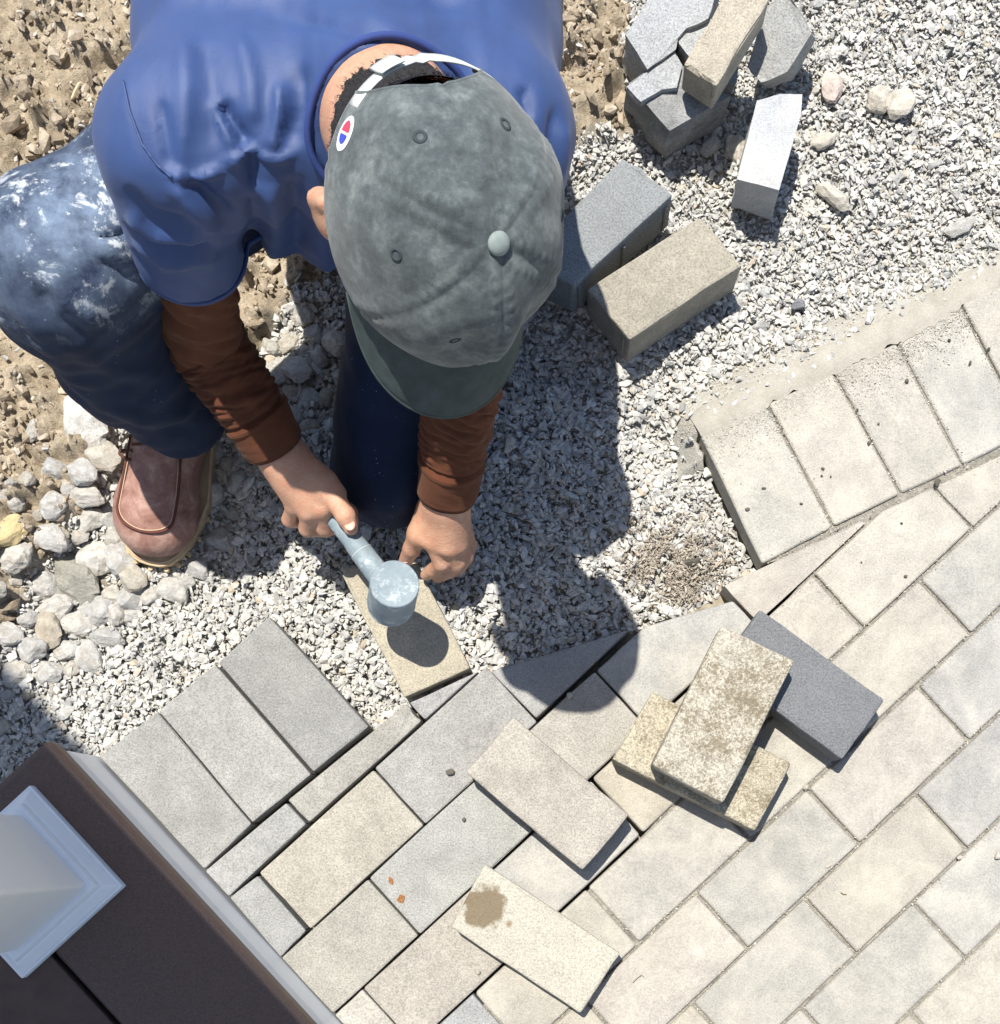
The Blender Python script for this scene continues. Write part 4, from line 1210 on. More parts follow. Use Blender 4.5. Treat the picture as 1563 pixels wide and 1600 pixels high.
# sleeve ends are cut square
for a, b, r in ((rsl, RE, 0.055), (lsl, LE, 0.054)):
    dd = (b - a).normalized()
    SH.cut(a + dd * 0.018, dd, 0.075)
V, F = SH.mesh(8)
fl = [([(345, 155), (362, 190), (388, 232)], 10, -0.014), ([(330, 150), (348, 195), (372, 236)], 10, 0.005), ([(388, 232), (396, 262), (398, 296)], 9, -0.008),
      ([(352, 256), (384, 240), (398, 226)], 9, 0.008), ([(400, 238), (430, 248), (462, 240)], 7, 0.006), ([(285, 40), (292, 140), (286, 260)], 15, 0.0045), ([(318, 60), (330, 130), (336, 240)], 13, -0.004),
      ([(368, 40), (395, 130), (396, 200)], 14, 0.0055), ([(440, 120), (436, 190), (424, 240)], 13, 0.008), ([(470, 90), (466, 170), (446, 236)], 16, -0.009), ([(250, 150), (258, 210), (268, 272)], 10, -0.006), ([(262, 268), (300, 280), (350, 262)], 8, 0.005),
      ([(268, 278), (300, 320), (345, 362)], 13, 0.006), ([(280, 270), (318, 300), (372, 340)], 11, -0.005),
      ([(196, 330), (240, 366), (330, 372)], 9, 0.0055), ([(200, 352), (252, 390), (345, 384)], 8, -0.006), ([(202, 372), (262, 412), (352, 400)], 9, 0.005), ([(190, 290), (232, 340), (300, 356)], 10, -0.004),
      ([(560, 20), (640, 40), (760, 30)], 18, 0.004), ([(440, 26), (560, 50), (660, 76)], 12, -0.005), ([(815, 135), (822, 160), (826, 190)], 8, -0.006), ([(868, 160), (864, 230), (858, 290)], 9, -0.006), ([(884, 190), (880, 250), (868, 310)], 8, 0.005),
      ([(420, 280), (430, 340), (428, 420)], 16, 0.006), ([(455, 270), (466, 350), (462, 430)], 14, -0.006), ([(395, 300), (400, 350), (385, 400)], 12, -0.005), ([(500, 300), (505, 380), (520, 440)], 16, 0.005)]
V = folds(V, F, [(a_, w_, h_ * (1.5 if a_[0][1] > 260 else 0.9)) for a_, w_, h_ in fl])
N = vnormals(V, F)
V = V + N * (0.0022 * n3(V, 30, 1.0) + 0.0014 * n3(V * np.array([1.6, 0.7, 1.0]), 62, 4.0))[:, None]
M_SHIRT, nt, bs = new_mat('blue_jersey'); g = NT(nt); co = g.coord('Object')
c = g.mix(1.0, srgb(38, 64, 114), g.ramp(g.noise(co, 26, 4, 0.6), [(0.3, 0.92), (0.7, 1.08)]), 'MULTIPLY')
g.l(c, bs.inputs['Base Color'])
bs.inputs['Roughness'].default_value = 0.60
bs.inputs['Specular IOR Level'].default_value = 0.65
bs.inputs['Sheen Weight'].default_value = 0.06
bs.inputs['Sheen Roughness'].default_value = 0.5
bs.inputs['Sheen Tint'].default_value = (0.80, 0.86, 1.0, 1)
g.l(g.bump(g.math('ADD', g.noise(co, 1500, 2, 0.6), g.math('MULTIPLY', g.noise(co, 45, 5, 0.6, 0.8), 2.2)), 0.22, 0.0022), bs.inputs['Normal'])
shirt = add('t_shirt', from_arrays('t_shirt', V, F), M_SHIRT, person, smooth=True)
# neck band: where the cloth meets the neck
ring = []
s1 = nax.cross(Vector((0, 0, 1))).normalized(); s2 = nax.cross(s1)
for k in range(48):
    w = 2 * math.pi * k / 48; v_ = s1 * math.cos(w) + s2 * math.sin(w); r = 0.04
    while r < 0.072 and SH.at(NB + nax * 0.069 + v_ * r) < 0: r += 0.0008
    ring.append(r)
for _ in range(4): ring = [(ring[i - 1] + ring[i] * 2 + ring[(i + 1) % 48]) / 4 for i in range(48)]
ring = [NB + nax * 0.074 + (s1 * math.cos(2 * math.pi * k / 48) + s2 * math.sin(2 * math.pi * k / 48)) * (ring[k] - 0.001) for k in range(48)]
add('neck_band', tube_mesh(ring, 0.0030, 10, 'neck_band', closed=True, flat=1.0), mat_plain('shirt_rib', srgb(48, 66, 122), 0.8, 0.3, 60, 0.08, 0.3, 900), shirt, smooth=True)
# shoulder seam
def on_surface(V_, pts):
    """Lift pixel points onto the cloth facing the camera."""
    x, y = to_px(V_)
    out = []
    for a, b in pts:
        d = (x - a) ** 2 + (y - b) ** 2
        i = np.where(d < 64)[0]
        if len(i) == 0: i = np.array([np.argmin(d)])
        j = i[np.argmax(V_[i, 2])]
        out.append(px(a, b, V_[j, 2] + 0.0004))
    return out
def dense(pts, n=8):
    r = []
    for i in range(len(pts) - 1):
        for k in range(n): r.append((pts[i][0] + (pts[i + 1][0] - pts[i][0]) * k / n, pts[i][1] + (pts[i + 1][1] - pts[i][1]) * k / n))
    return r + [pts[-1]]
add('shoulder_seam', tube_mesh(on_surface(V, dense([(192, 125), (203, 175), (222, 225), (246, 258), (268, 277)])), 0.0011, 6, 'shoulder_seam'), M_SHIRT, shirt, smooth=True)
# hems of the sleeves
for q0, E_ in ((rsl, RE), (lsl, LE)):
    dd = (E_ - q0).normalized(); a1 = dd.cross(Vector((1, 0, 0))).normalized(); a2 = dd.cross(a1)
    cc = q0 + dd * 0.0165
    hem = []
    for k in range(44):
        w = 2 * math.pi * k / 44; v_ = a1 * math.cos(w) + a2 * math.sin(w); r = 0.03
        while r < 0.09 and SH.at(cc + v_ * r - dd * 0.006) < 0: r += 0.0008
        hem.append(cc + v_ * (r - 0.001))
    add('sleeve_hem', tube_mesh(hem, 0.0028, 8, 'sleeve_hem', closed=True), M_SHIRT, shirt, smooth=True)

# ---- brown sleeves of the under layer
M_BROWN, nt, bs = new_mat('brown_knit'); g = NT(nt); co = g.coord('Object')
c = g.mix(1.0, srgb(90, 53, 36), g.ramp(g.noise(co, 40, 4, 0.6), [(0.3, 0.82), (0.7, 1.12)]), 'MULTIPLY')
g.l(c, bs.inputs['Base Color']); bs.inputs['Roughness'].default_value = 0.85; bs.inputs['Specular IOR Level'].default_value = 0.2
bs.inputs['Sheen Weight'].default_value = 0.08; bs.inputs['Sheen Tint'].default_value = (1.0, 0.75, 0.55, 1)
g.l(g.bump(g.noise(co, 1100, 3, 0.7), 0.25, 0.0012), bs.inputs['Normal'])
def arm_sleeve(S_, E_, W_, r0, r1, r2, seed):
    S0 = S_.lerp(E_, 0.34)
    path = []
    for k in range(61): path.append(S0.lerp(E_, k / 60))
    for k in range(1, 91): path.append(E_.lerp(W_, k / 90))
    # round the elbow
    for _ in range(30):
        path = [path[0]] + [(path[i - 1] + path[i] * 2 + path[i + 1]) / 4 for i in range(1, len(path) - 1)] + [path[-1]]
    n = 48; V_ = []; F_ = []
    rnd = random.Random(seed)
    m = len(path)
    prev = None
    ph = [rnd.uniform(0, 6.28) for _ in range(8)]
    for i, p in enumerate(path):
        t = (path[min(i + 1, m - 1)] - path[max(i - 1, 0)]).normalized()
        a = prev or Vector((0, -1, 0)); s_ = t.cross(a).normalized(); a = s_.cross(t).normalized(); prev = a
        f = i / (m - 1)
        r = r0 + (r1 - r0) * min(1, f / 0.42) if f < 0.42 else r1 + (r2 - r1) * (f - 0.42) / 0.58
        for k in range(n):
            w = 2 * math.pi * k / n
            # bunched cloth: uneven creases that run mostly round the arm
            cw, sw = math.cos(w), math.sin(w)
            n1 = mnoise.noise(Vector((f * 22 + 1.3 * cw + 0.8 * sw + seed, cw * 0.9, sw * 0.9 + f * 4)))
            n2 = mnoise.noise(Vector((f * 33 - 2.2 * sw + seed * 2, cw * 1.7, sw * 1.7)))
            h_ = 1 - 2.2 * abs(n1)
            calm = min(1, f / 0.22) if f < 0.74 else max(0.12, 1 - (f - 0.74) / 0.06)
            rr = r + calm * (0.0115 * abs(n1) ** 0.7 * (0.75 + 0.5 * mnoise.noise(Vector((f * 5 + 9, cw, sw + seed)))) - 0.0035 + 0.004 * abs(n2) ** 0.8)
            if f > 0.80: rr += 0.0026 + (0.0014 if 0.80 < f < 0.83 else 0) + 0.0012 * math.sin(3 * w + f * 20)
            elif f > 0.785: rr -= 0.002       # cuff
            if f > 0.985: rr -= 0.003
            V_.append(p + (s_ * math.cos(w) + a * math.sin(w)) * rr)
    for i in range(m - 1):
        for k in range(n):
            l = (k + 1) % n
            F_.append((i * n + k, i * n + l, (i + 1) * n + l, (i + 1) * n + k))
    me = bpy.data.meshes.new('sleeve'); me.from_pydata([tuple(v) for v in V_], [], F_); me.update()
    return me
rw_end = RW + (RE - RW) * 0.06
o = add('brown_sleeve', arm_sleeve(RS, RE, rw_end, 0.037, 0.0455, 0.0345, 3), M_BROWN, person, smooth=True)
o = add('brown_sleeve', arm_sleeve(LS, LE, LW + (LE - LW) * 0.04, 0.036, 0.0445, 0.0335, 5), M_BROWN, person, smooth=True)

# ---- trousers
TR = Field((-0.66, 0.34, -0.06), (0.04, 1.12, 0.52), 0.0055)
TR.ell(HIP + Vector((0, 0, -0.02)), (0.145, 0.13, 0.12), 0.02)
TR.cone(RH, RK, 0.098, 0.080, 0.05)
TR.cone((-0.312, 0.875, 0.33), (-0.22, 0.92, 0.30), 0.118, 0.13, 0.03)
TR.cone(RK, RK.lerp(RA, 0.55) + Vector((-0.012, 0.0, 0)), 0.080, 0.074, 0.03)
TR.cone(RK.lerp(RA, 0.55) + Vector((-0.012, 0.0, 0)), RA + Vector((0.002, 0, 0.015)), 0.074, 0.064, 0.03)
TR.cone(LH, LK + Vector((0, 0, 0.03)), 0.100, 0.070, 0.05)
TR.cone(LK + Vector((0, 0, 0.03)), LA + Vector((0, 0, 0.04)), 0.068, 0.060, 0.03)
dd = (RA - RK).normalized()
TR.cone(RA + dd * 0.045, RA + dd * 0.12, 0.075, 0.09, 0.004, sub=True)
V, F = TR.mesh(8)
V = folds(V, F, [([(150, 300), (170, 335), (200, 350)], 9, 0.007), ([(120, 345), (160, 372), (205, 362)], 10, -0.007), ([(70, 420), (100, 470), (160, 500)], 12, 0.008), ([(60, 450), (90, 500), (150, 530)], 12, -0.007),
                 ([(150, 400), (190, 420), (215, 440)], 11, -0.007), ([(145, 380), (185, 400), (210, 415)], 9, 0.006), ([(110, 540), (170, 580), (260, 585)], 14, 0.005), ([(170, 640), (240, 660), (310, 640)], 12, 0.006), ([(180, 665), (240, 684), (312, 664)], 9, -0.006), ([(30, 470), (70, 540), (130, 610)], 10, 0.004)])
N = vnormals(V, F)
V = V + N * (0.0042 * n3(V, 24, 2.0) + 0.0026 * n3(V * np.array([1.0, 0.7, 1.7]), 52, 7.0))[:, None]
M_JEAN, nt, bs = new_mat('dusty_navy_denim'); g = NT(nt); co = g.coord('Object')
c = g.mix(1.0, srgb(20, 34, 60), g.ramp(g.noise(co, 30, 4, 0.65), [(0.3, 0.75), (0.7, 1.2)]), 'MULTIPLY')
# pale plaster dust rubbed into the thigh and knee
def blob(pt, r0, r1):
    d = g.n('ShaderNodeVectorMath', operation='DISTANCE'); g.l(co, d.inputs[0])
    d.inputs[1].default_value = tuple(pt - Vector(person.location))
    return g.ramp(g.math('DIVIDE', d.outputs['Value'], r1), [(r0 / r1, 1.0), (1.0, 0.0)])
reach = g.math('MAXIMUM', blob(px(110, 330, 0.47), 0.02, 0.13), blob(px(30, 440, 0.42), 0.01, 0.075))
soft = g.noise(co, 26, 6, 0.7, 0.1)
c = g.mix(g.math('MULTIPLY', g.ramp(soft, [(0.34, 0.05), (0.66, 0.62)]), reach), c, srgb(146, 166, 192))
smear = g.noise(co, 34, 7, 0.72, 0.35)
c = g.mix(g.math('MULTIPLY', g.ramp(smear, [(0.54, 0.0), (0.62, 0.9)]), reach), c, srgb(206, 212, 216))
flick = g.vor(co, 130)
c = g.mix(g.math('MULTIPLY', g.ramp(flick, [(0.06, 0.7), (0.10, 0.0)]), g.ramp(g.noise(co, 30, 2), [(0.5, 0.0), (0.6, 1.0)])), c, srgb(170, 172, 170))
g.l(c, bs.inputs['Base Color']); bs.inputs['Roughness'].default_value = 0.8; bs.inputs['Specular IOR Level'].default_value = 0.3
bs.inputs['Sheen Weight'].default_value = 0.04
g.l(g.bump(g.math('ADD', g.noise(co, 900, 3, 0.7), g.math('MULTIPLY', g.noise(co, 70, 5, 0.65), 1.2)), 0.3, 0.0016), bs.inputs['Normal'])
trs = add('trousers', from_arrays('trousers', V, F), M_JEAN, person, smooth=True)
dd = (RA - RK).normalized(); a1 = dd.cross(Vector((1, 0, 0))).normalized(); a2 = dd.cross(a1)
hem = []
for k in range(48):
    w = 2 * math.pi * k / 48; v_ = a1 * math.cos(w) + a2 * math.sin(w); r = 0.03
    cc = RA + dd * -0.004 + Vector((0.002, 0, 0.0))
    while r < 0.09 and TR.at(cc + v_ * r) < 0: r += 0.0008
    hem.append(cc + v_ * (r + 0.001))
add('trouser_hem', tube_mesh(hem, 0.0036, 8, 'trouser_hem', closed=True), M_JEAN, trs, smooth=True)

# ---- boots
M_LEATHER, nt, bs = new_mat('worn_red_brown_leather'); g = NT(nt); co = g.coord('Object')
c = g.ramp(g.noise(co, 34, 5, 0.7, 0.5), [(0.3, srgb(116, 80, 68)), (0.52, srgb(150, 114, 102)), (0.72, srgb(184, 156, 142))])
c = g.mix(g.ramp(g.noise(co, 150, 5, 0.75), [(0.60, 0.0), (0.72, 0.5)]), c, srgb(204, 186, 170))
g.l(c, bs.inputs['Base Color']); bs.inputs['Roughness'].default_value = 0.6; bs.inputs['Specular IOR Level'].default_value = 0.35
g.l(g.bump(g.math('ADD', g.noise(co, 120, 5, 0.7), g.noise(co, 800, 3, 0.7)), 0.3, 0.0015), bs.inputs['Normal'])
M_SOLE = mat_plain('tan_rubber_sole', srgb(176, 156, 124), 0.75, 0.3, 40, 0.16, 0.3, 300)
M_DARKSEAM = mat_plain('dark_moc_seam', srgb(92, 52, 42), 0.7, 0.3, 60, 0.1)
M_THREAD = mat_plain('pale_stitching', srgb(188, 164, 138), 0.8, 0.2, 60, 0.1)
def bool_boot(loc, dirv, pitch, name):
    """Moc-toe work boot; local y runs from the toe back to the heel."""
    b = Field((-0.075, -0.01, -0.005), (0.075, 0.31, 0.25), 0.003)
    b.ell((0, 0.058, 0.045), (0.0515, 0.056, 0.034), 0.01)
    b.ell((0, 0.052, 0.032), (0.054, 0.051, 0.030), 0.02)
    b.ell((0.0, 0.125, 0.048), (0.045, 0.085, 0.046), 0.03)
    b.ell((0.0, 0.165, 0.070), (0.040, 0.060, 0.050), 0.03)
    b.ell((0, 0.240, 0.050), (0.040, 0.052, 0.055), 0.03)
    b.cone((0, 0.215, 0.070), (0, 0.222, 0.200), 0.048, 0.056, 0.03)
    Vb, Fb = b.mesh(4)
    Vb = Vb + vnormals(Vb, Fb) * (0.0010 * n3(Vb, 60, 3.0))[:, None]
    Vb[:, 2] = np.maximum(Vb[:, 2], 0.012)
    Z = Vector((0, 0, 1)); yv = Vector(dirv).normalized(); xv = yv.cross(Z).normalized()
    M4 = Matrix.Translation(loc) @ Matrix((xv, yv, Z)).transposed().to_4x4() @ Matrix.Rotation(pitch, 4, 'X')
    bt_ = add(name, None_mesh(Vb, Fb, M4), M_LEATHER, person, smooth=True)
    # sole: outline of the foot, welt and tread
    out = []
    for k in range(56):
        w = 2 * math.pi * k / 56
        cx_, sy_ = math.cos(w), math.sin(w)
        yy = 0.148 - 0.152 * sy_
        half = 0.0625 if yy < 0.10 else 0.0625 - 0.017 * min(1, (yy - 0.10) / 0.06)
        e = 0.72
        out.append((math.copysign(abs(cx_) ** e, cx_) * half, 0.146 - math.copysign(abs(sy_) ** 0.9, sy_) * 0.158))
    top = [M4 @ Vector((x_, y_, 0.019)) for x_, y_ in out]
    bot = [M4 @ Vector((x_ * 0.97, 0.148 + (y_ - 0.148) * 0.985, 0.0)) for x_, y_ in out]
    sole = add('sole', prism_mesh(top, bot, 0.002, 2, 'sole'), M_SOLE, bt_, smooth=False)
    for k in range(0, 56, 2):       # lugs of the tread
        x_, y_ = out[k]; a = M4 @ Vector((x_ * 1.015, 0.148 + (y_ - 0.148) * 1.01, 0.0085)); a2 = M4 @ Vector((x_ * 1.015, 0.148 + (y_ - 0.148) * 1.01, 0.0005))
        if y_ < 0.12: add('tread_lug', tube_mesh([a, a2], 0.0036, 6, 'tread_lug'), M_SOLE, bt_)
    welt = [M4 @ Vector((x_ * 0.95, 0.148 + (y_ - 0.148) * 0.965, 0.0195)) for x_, y_ in out]
    add('welt', tube_mesh(welt, 0.0017, 6, 'welt', closed=True), M_THREAD, bt_, smooth=True)
    # raised moc seam on the toe
    pts = []
    for k in range(41):
        w = math.pi * (k / 40)
        x_ = -0.0385 * math.cos(w); y_ = 0.052 - 0.030 * math.sin(w) ** 0.8
        if k in (0, 40): y_ = 0.13
        pts.append((x_, y_))
    pts = [(-0.033, 0.135), (-0.0365, 0.105), (-0.038, 0.078)] + pts[1:-1] + [(0.038, 0.078), (0.0365, 0.105), (0.033, 0.135)]
    up = []
    for x_, y_ in pts:
        d = (Vb[:, 0] - x_) ** 2 + (Vb[:, 1] - y_) ** 2
        i = np.where(d < 0.00002)[0]
        if len(i) == 0: i = np.array([np.argmin(d)])
        up.append(Vector((x_, y_, Vb[i, 2].max() + 0.0002)))
    up = [up[0]] + [(up[i - 1] + up[i] + up[i + 1]) / 3 for i in range(1, len(up) - 1)] + [up[-1]]
    add('moc_seam', tube_mesh([M4 @ u for u in up], 0.0019, 8, 'moc_seam'), M_DARKSEAM, bt_, smooth=True)
    add('stitching', tube_mesh([M4 @ (u + Vector((0.0025 if u.x < 0 else -0.0025, 0.002, 0.0006))) for u in up], 0.0008, 6, 'stitching'), M_THREAD, bt_, smooth=True)
    for q, yy in enumerate((0.128, 0.146, 0.164)):    # laces and eyelets
        zz = Vb[np.argmin((Vb[:, 0]) ** 2 + (Vb[:, 1] - yy) ** 2 - Vb[:, 2] * 0.002), 2]
        la = [M4 @ Vector((x_, yy + 0.006 * math.sin(x_ * 60 + q), zz + 0.003 - x_ * x_ * 11)) for x_ in np.linspace(-0.024, 0.024, 9)]
        add('lace', tube_mesh(la, 0.0022, 8, 'lace'), mat_lace, bt_, smooth=True)
    kn = [M4 @ Vector((-0.034 + 0.011 * math.cos(w), 0.112 + 0.006 * math.sin(w), 0.090 + 0.003 * math.sin(2 * w))) for w in [2 * math.pi * k / 16 for k in range(16)]]
    add('lace_bow', tube_mesh(kn, 0.0020, 8, 'lace_bow', closed=True), mat_lace, bt_, smooth=True)
    return bt_
def None_mesh(Vb, Fb, M4):
    me_ = from_arrays('boot', Vb, Fb); me_.transform(M4); return me_
mat_lace = mat_plain('brown_lace', srgb(86, 56, 44), 0.8, 0.2, 90, 0.2)
BT = px(232, 868, -0.02); BT.z = -0.046
bool_boot(BT, (0.25, 0.97, 0), 0.0, 'boot')
bool_boot(Vector((-0.14, 0.80, 0.0)) + Vector((0, 0, -0.03)), (0.05, 1, 0), 0.55, 'boot')

# ---- hair: a thin layer over scalp and nape
M_HAIR, nt, bs = new_mat('short_black_hair'); g = NT(nt); co = g.coord('Object')
g.l(g.ramp(g.noise(co, 500, 3, 0.7), [(0.3, srgb(14, 13, 14)), (0.7, srgb(52, 48, 46))]), bs.inputs['Base Color'])
bs.inputs['Roughness'].default_value = 0.5
g.l(g.bump(g.noise(co, 900, 3, 0.7), 1.0, 0.003), bs.inputs['Normal'])
LV = ((BV - np.array(HC)) @ HMn) / HS                 # body points in head space
nz_h = n3(LV, 90, 3.0) * 0.004 + n3(LV, 260, 1.0) * 0.004 + rng.normal(0, 0.0035, len(LV))
hm = (LV[:, 2] > -0.099 + nz_h + np.clip(LV[:, 1] + 0.035, 0, 1) * 1.0) & (LV[:, 1] < 0.030 + nz_h) & (LV[:, 1] > -0.125) & (np.linalg.norm(LV, axis=1) < 0.15) & (LV[:, 2] < 0.05)
hm &= ~((np.abs(LV[:, 0]) > 0.081) & (LV[:, 1] > -0.045))
hfaces = BF[hm[BF].all(1)]
used = np.unique(hfaces); remap = np.full(len(BV), -1); remap[used] = np.arange(len(used))
BN = vnormals(BV, BF)
hair = add('hair', from_arrays('hair', BV[used] + BN[used] * 0.0014, remap[hfaces]), M_HAIR, person, smooth=True)
hv = []; hf = []
rr_ = random.Random(9)
for k in range(14000):
    j_ = used[rr_.randrange(len(used))]
    if LV[j_, 2] > 0.03: continue
    p_ = Vector(BV[j_]) + Vector((rr_.uniform(-1, 1), rr_.uniform(-1, 1), rr_.uniform(-1, 1))) * 0.003
    n_ = Vector(BN[j_])
    d_ = (n_ * 0.35 - HU * 0.9 + Vector((rr_.gauss(0, 0.3), rr_.gauss(0, 0.3), rr_.gauss(0, 0.3)))).normalized() * rr_.uniform(0.003, 0.0055)
    s_ = d_.cross(Vector((rr_.gauss(0, 1), rr_.gauss(0, 1), rr_.gauss(0, 1)))).normalized() * 0.0003
    i_ = len(hv)
    hv += [tuple(p_ - s_), tuple(p_ + s_), tuple(p_ + d_)]
    hf.append((i_, i_ + 1, i_ + 2))
me = bpy.data.meshes.new('hair_strands'); me.from_pydata(hv, [], hf); me.update()
add('hair_strands', me, M_HAIR, hair)['kind'] = 'stuff'

# ---- cap
CA, CB, CC, CZ = 0.0965, 0.1150, 0.1240, -0.008
M_CAP, nt, bs = new_mat('washed_charcoal_twill'); g = NT(nt); co = g.coord('Object')
c = g.ramp(g.noise(co, 38, 7, 0.72, 0.1), [(0.30, srgb(54, 60, 63)), (0.5, srgb(80, 88, 90)), (0.70, srgb(116, 123, 123))])
c = g.mix(1.0, c, g.ramp(g.noise(co, 160, 4, 0.7), [(0.3, 0.82), (0.7, 1.14)]), 'MULTIPLY')
g.l(c, bs.inputs['Base Color']); bs.inputs['Roughness'].default_value = 0.85; bs.inputs['Specular IOR Level'].default_value = 0.25
bs.inputs['Sheen Weight'].default_value = 0.2
g.l(g.bump(g.math('ADD', g.noise(co, 1200, 2, 0.6), g.math('MULTIPLY', g.noise(co, 50, 4, 0.6), 1.6)), 0.3, 0.002), bs.inputs['Normal'])
def dome(az, el, off=0.0):
    """Point of the crown; az 0 = front, el 0 = rim, 90 = button."""
    ce = math.cos(el) ** 0.86; se = math.sin(el)
    x_ = CA * math.sin(az) * ce; y_ = CB * math.cos(az) * ce; z_ = CZ + CC * se
    if math.cos(az) > 0: y_ += 0.006 * math.cos(az) * math.sin(2 * el)          # fuller front panels
    w_ = 0.0035 * math.sin(3 * az + 0.6) * math.sin(2 * el) + 0.002 * math.sin(7 * az + 4 * el) * math.sin(2 * el)
    a_ = (az + math.pi) % (2 * math.pi) - math.pi
    dn = -0.012 * math.exp(-(((a_ - 0.42) / 0.26) ** 2 + ((el - 0.78) / 0.26) ** 2)) - 0.010 * math.exp(-(((a_ + 0.48) / 0.24) ** 2 + ((el - 0.66) / 0.28) ** 2)) - 0.005 * math.exp(-(((a_ - 0.02) / 0.2) ** 2 + ((el - 0.42) / 0.14) ** 2))
    seam = abs(((az / (math.pi / 3)) + 0.5) % 1 - 0.5) * (math.pi / 3)
    sd_ = seam * math.cos(el) * 0.1
    puff = -0.0009 * math.exp(-(sd_ / 0.0025) ** 2) + 0.0008 * math.exp(-((sd_ - 0.006) / 0.003) ** 2) + 0.0004 * math.sin(el * 75 + az * 3) * math.exp(-((sd_ - 0.006) / 0.0045) ** 2)
    nrm = Vector((x_ / CA ** 2, y_ / CB ** 2, (z_ - CZ) / CC ** 2)).normalized()
    return Vector((x_, y_, z_)) + nrm * (w_ + dn + puff + off)
cap = tag(empty('cap', HC), None)
cap.parent = person; cap.location = HC - Vector(person.location)
NA, NE = 180, 84
cv = []; cf = []; keep = {}
OPEN_W, OPEN_E = 0.55, 0.50
for j in range(NE + 1):
    for i in range(NA):
        az = 2 * math.pi * i / NA; el = (math.pi / 2) * j / NE * 0.999
        cv.append(hd(*dome(az, el)))
for j in range(NE):
    for i in range(NA):
        az = 2 * math.pi * (i + 0.5) / NA; el = (math.pi / 2) * (j + 0.5) / NE
        da = (az - math.pi)
        if (da / OPEN_W) ** 2 + (el / OPEN_E) ** 2 < 1: continue
        k = (i + 1) % NA
        cf.append((j * NA + i, j * NA + k, (j + 1) * NA + k, (j + 1) * NA + i))
me = bpy.data.meshes.new('crown'); me.from_pydata([tuple(v) for v in cv], [], cf); me.update()
crown = add('crown', me, M_CAP, cap, smooth=True)
sol = crown.modifiers.new('thickness', 'SOLIDIFY'); sol.thickness = 0.0018; sol.offset = -1
M_CAPSEAM = mat_plain('cap_seam_tape', srgb(92, 102, 102), 0.9, 0.2, 200, 0.22, 0.4, 900)
M_CAPDARK = mat_plain('cap_dark_thread', srgb(58, 66, 70), 0.9, 0.2, 200, 0.15)
for q in range(6):
    az = q * math.pi / 3
    e0_ = 0.02 if q != 3 else OPEN_E + 0.03
    for da, rad, mt, nm in ((0.0, 0.0011, M_CAPDARK, 'seam'), (0.06, 0.0005, M_CAPDARK, 'stitch_line'), (-0.06, 0.0005, M_CAPDARK, 'stitch_line')):
        pts = []
        for k in range(30):
            el = e0_ + (1.5 - e0_) * k / 29
            pts.append(hd(*dome(az + da / max(0.25, math.cos(el)), el, 0.0006)))
        add(nm, tube_mesh(pts, rad, 6, nm, flat=0.6), mt, cap, smooth=True)
    # eyelet of each panel
    az2 = az + math.pi / 6
    ctr = dome(az2, 0.80, 0.0012); e1_ = dome(az2 + 0.01, 0.80, 0.0012); e2_ = dome(az2, 0.81, 0.0012)
    t1 = (e1_ - ctr).normalized(); t2 = (e2_ - ctr); t2 = (t2 - t1 * t2.dot(t1)).normalized()
    rg = [hd(*(ctr + (t1 * math.cos(w) + t2 * math.sin(w)) * 0.0042)) for w in [2 * math.pi * k / 20 for k in range(20)]]
    add('eyelet', tube_mesh(rg, 0.0016, 8, 'eyelet', closed=True), M_CAPDARK, cap, smooth=True)
    bm = bmesh.new(); nz_ = t1.cross(t2)
    vv = [bm.verts.new(hd(*(ctr + (t1 * math.cos(w) + t2 * math.sin(w)) * 0.0026 + nz_ * (0.0004 if nz_.dot(ctr) > 0 else -0.0004)))) for w in [2 * math.pi * k / 14 for k in range(14)]]
    bm.faces.new(vv)
    add('eyelet_hole', from_bm(bm, 'eyelet_hole'), mat_hole, cap) if 'mat_hole' in globals() else globals().update(mat_hole=mat_plain('eyelet_shade', (0.012, 0.013, 0.016), 0.9, 0.1)) or add('eyelet_hole', from_bm(bm, 'eyelet_hole'), mat_hole, cap)
bm = bmesh.new(); bmesh.ops.create_uvsphere(bm, u_segments=24, v_segments=14, radius=1)
bm.transform(Matrix.Translation(hd(0, 0, CZ + CC + 0.0035)) @ HM3.to_4x4() @ Matrix.Diagonal((0.0086, 0.0086, 0.0048, 1)))
add('button', from_bm(bm, 'button'), mat_plain('cap_button_cloth', srgb(128, 138, 136), 0.85, 0.2, 160, 0.12), cap, smooth=True)
# edge binding of the back opening and the strap
pts = []
for k in range(33):
    w = math.pi * k / 32
    pts.append(hd(*dome(math.pi - OPEN_W * math.cos(w), max(0.0, OPEN_E * math.sin(w)), 0.0004)))
add('opening_binding', tube_mesh(pts, 0.0022, 8, 'opening_binding'), M_CAP, cap, smooth=True)
M_STRAP = mat_plain('white_strap', srgb(204, 208, 204), 0.6, 0.35, 60, 0.06)
def band(a0, a1, el0, el1, off, mat, nm, n=22):
    bv = []; bf = []
    for k in range(n + 1):
        az = a0 + (a1 - a0) * k / n
        for e_ in (el0, el1): bv.append(tuple(hd(*dome(az, e_, off))))
    for k in range(n): bf.append((2 * k, 2 * k + 1, 2 * k + 3, 2 * k + 2))
    me_ = bpy.data.meshes.new(nm); me_.from_pydata(bv, [], bf); me_.update()
    o_ = add(nm, me_, mat, cap, smooth=True)
    sm_ = o_.modifiers.new('thickness', 'SOLIDIFY'); sm_.thickness = 0.0016; sm_.offset = 1
    return o_
band(math.pi - OPEN_W - 0.1, math.pi + OPEN_W + 0.1, 0.01, 0.17, 0.0005, M_STRAP, 'strap')
band(math.pi - 0.36, math.pi - 0.16, -0.02, 0.20, 0.0048, M_STRAP, 'strap_slide', 8)
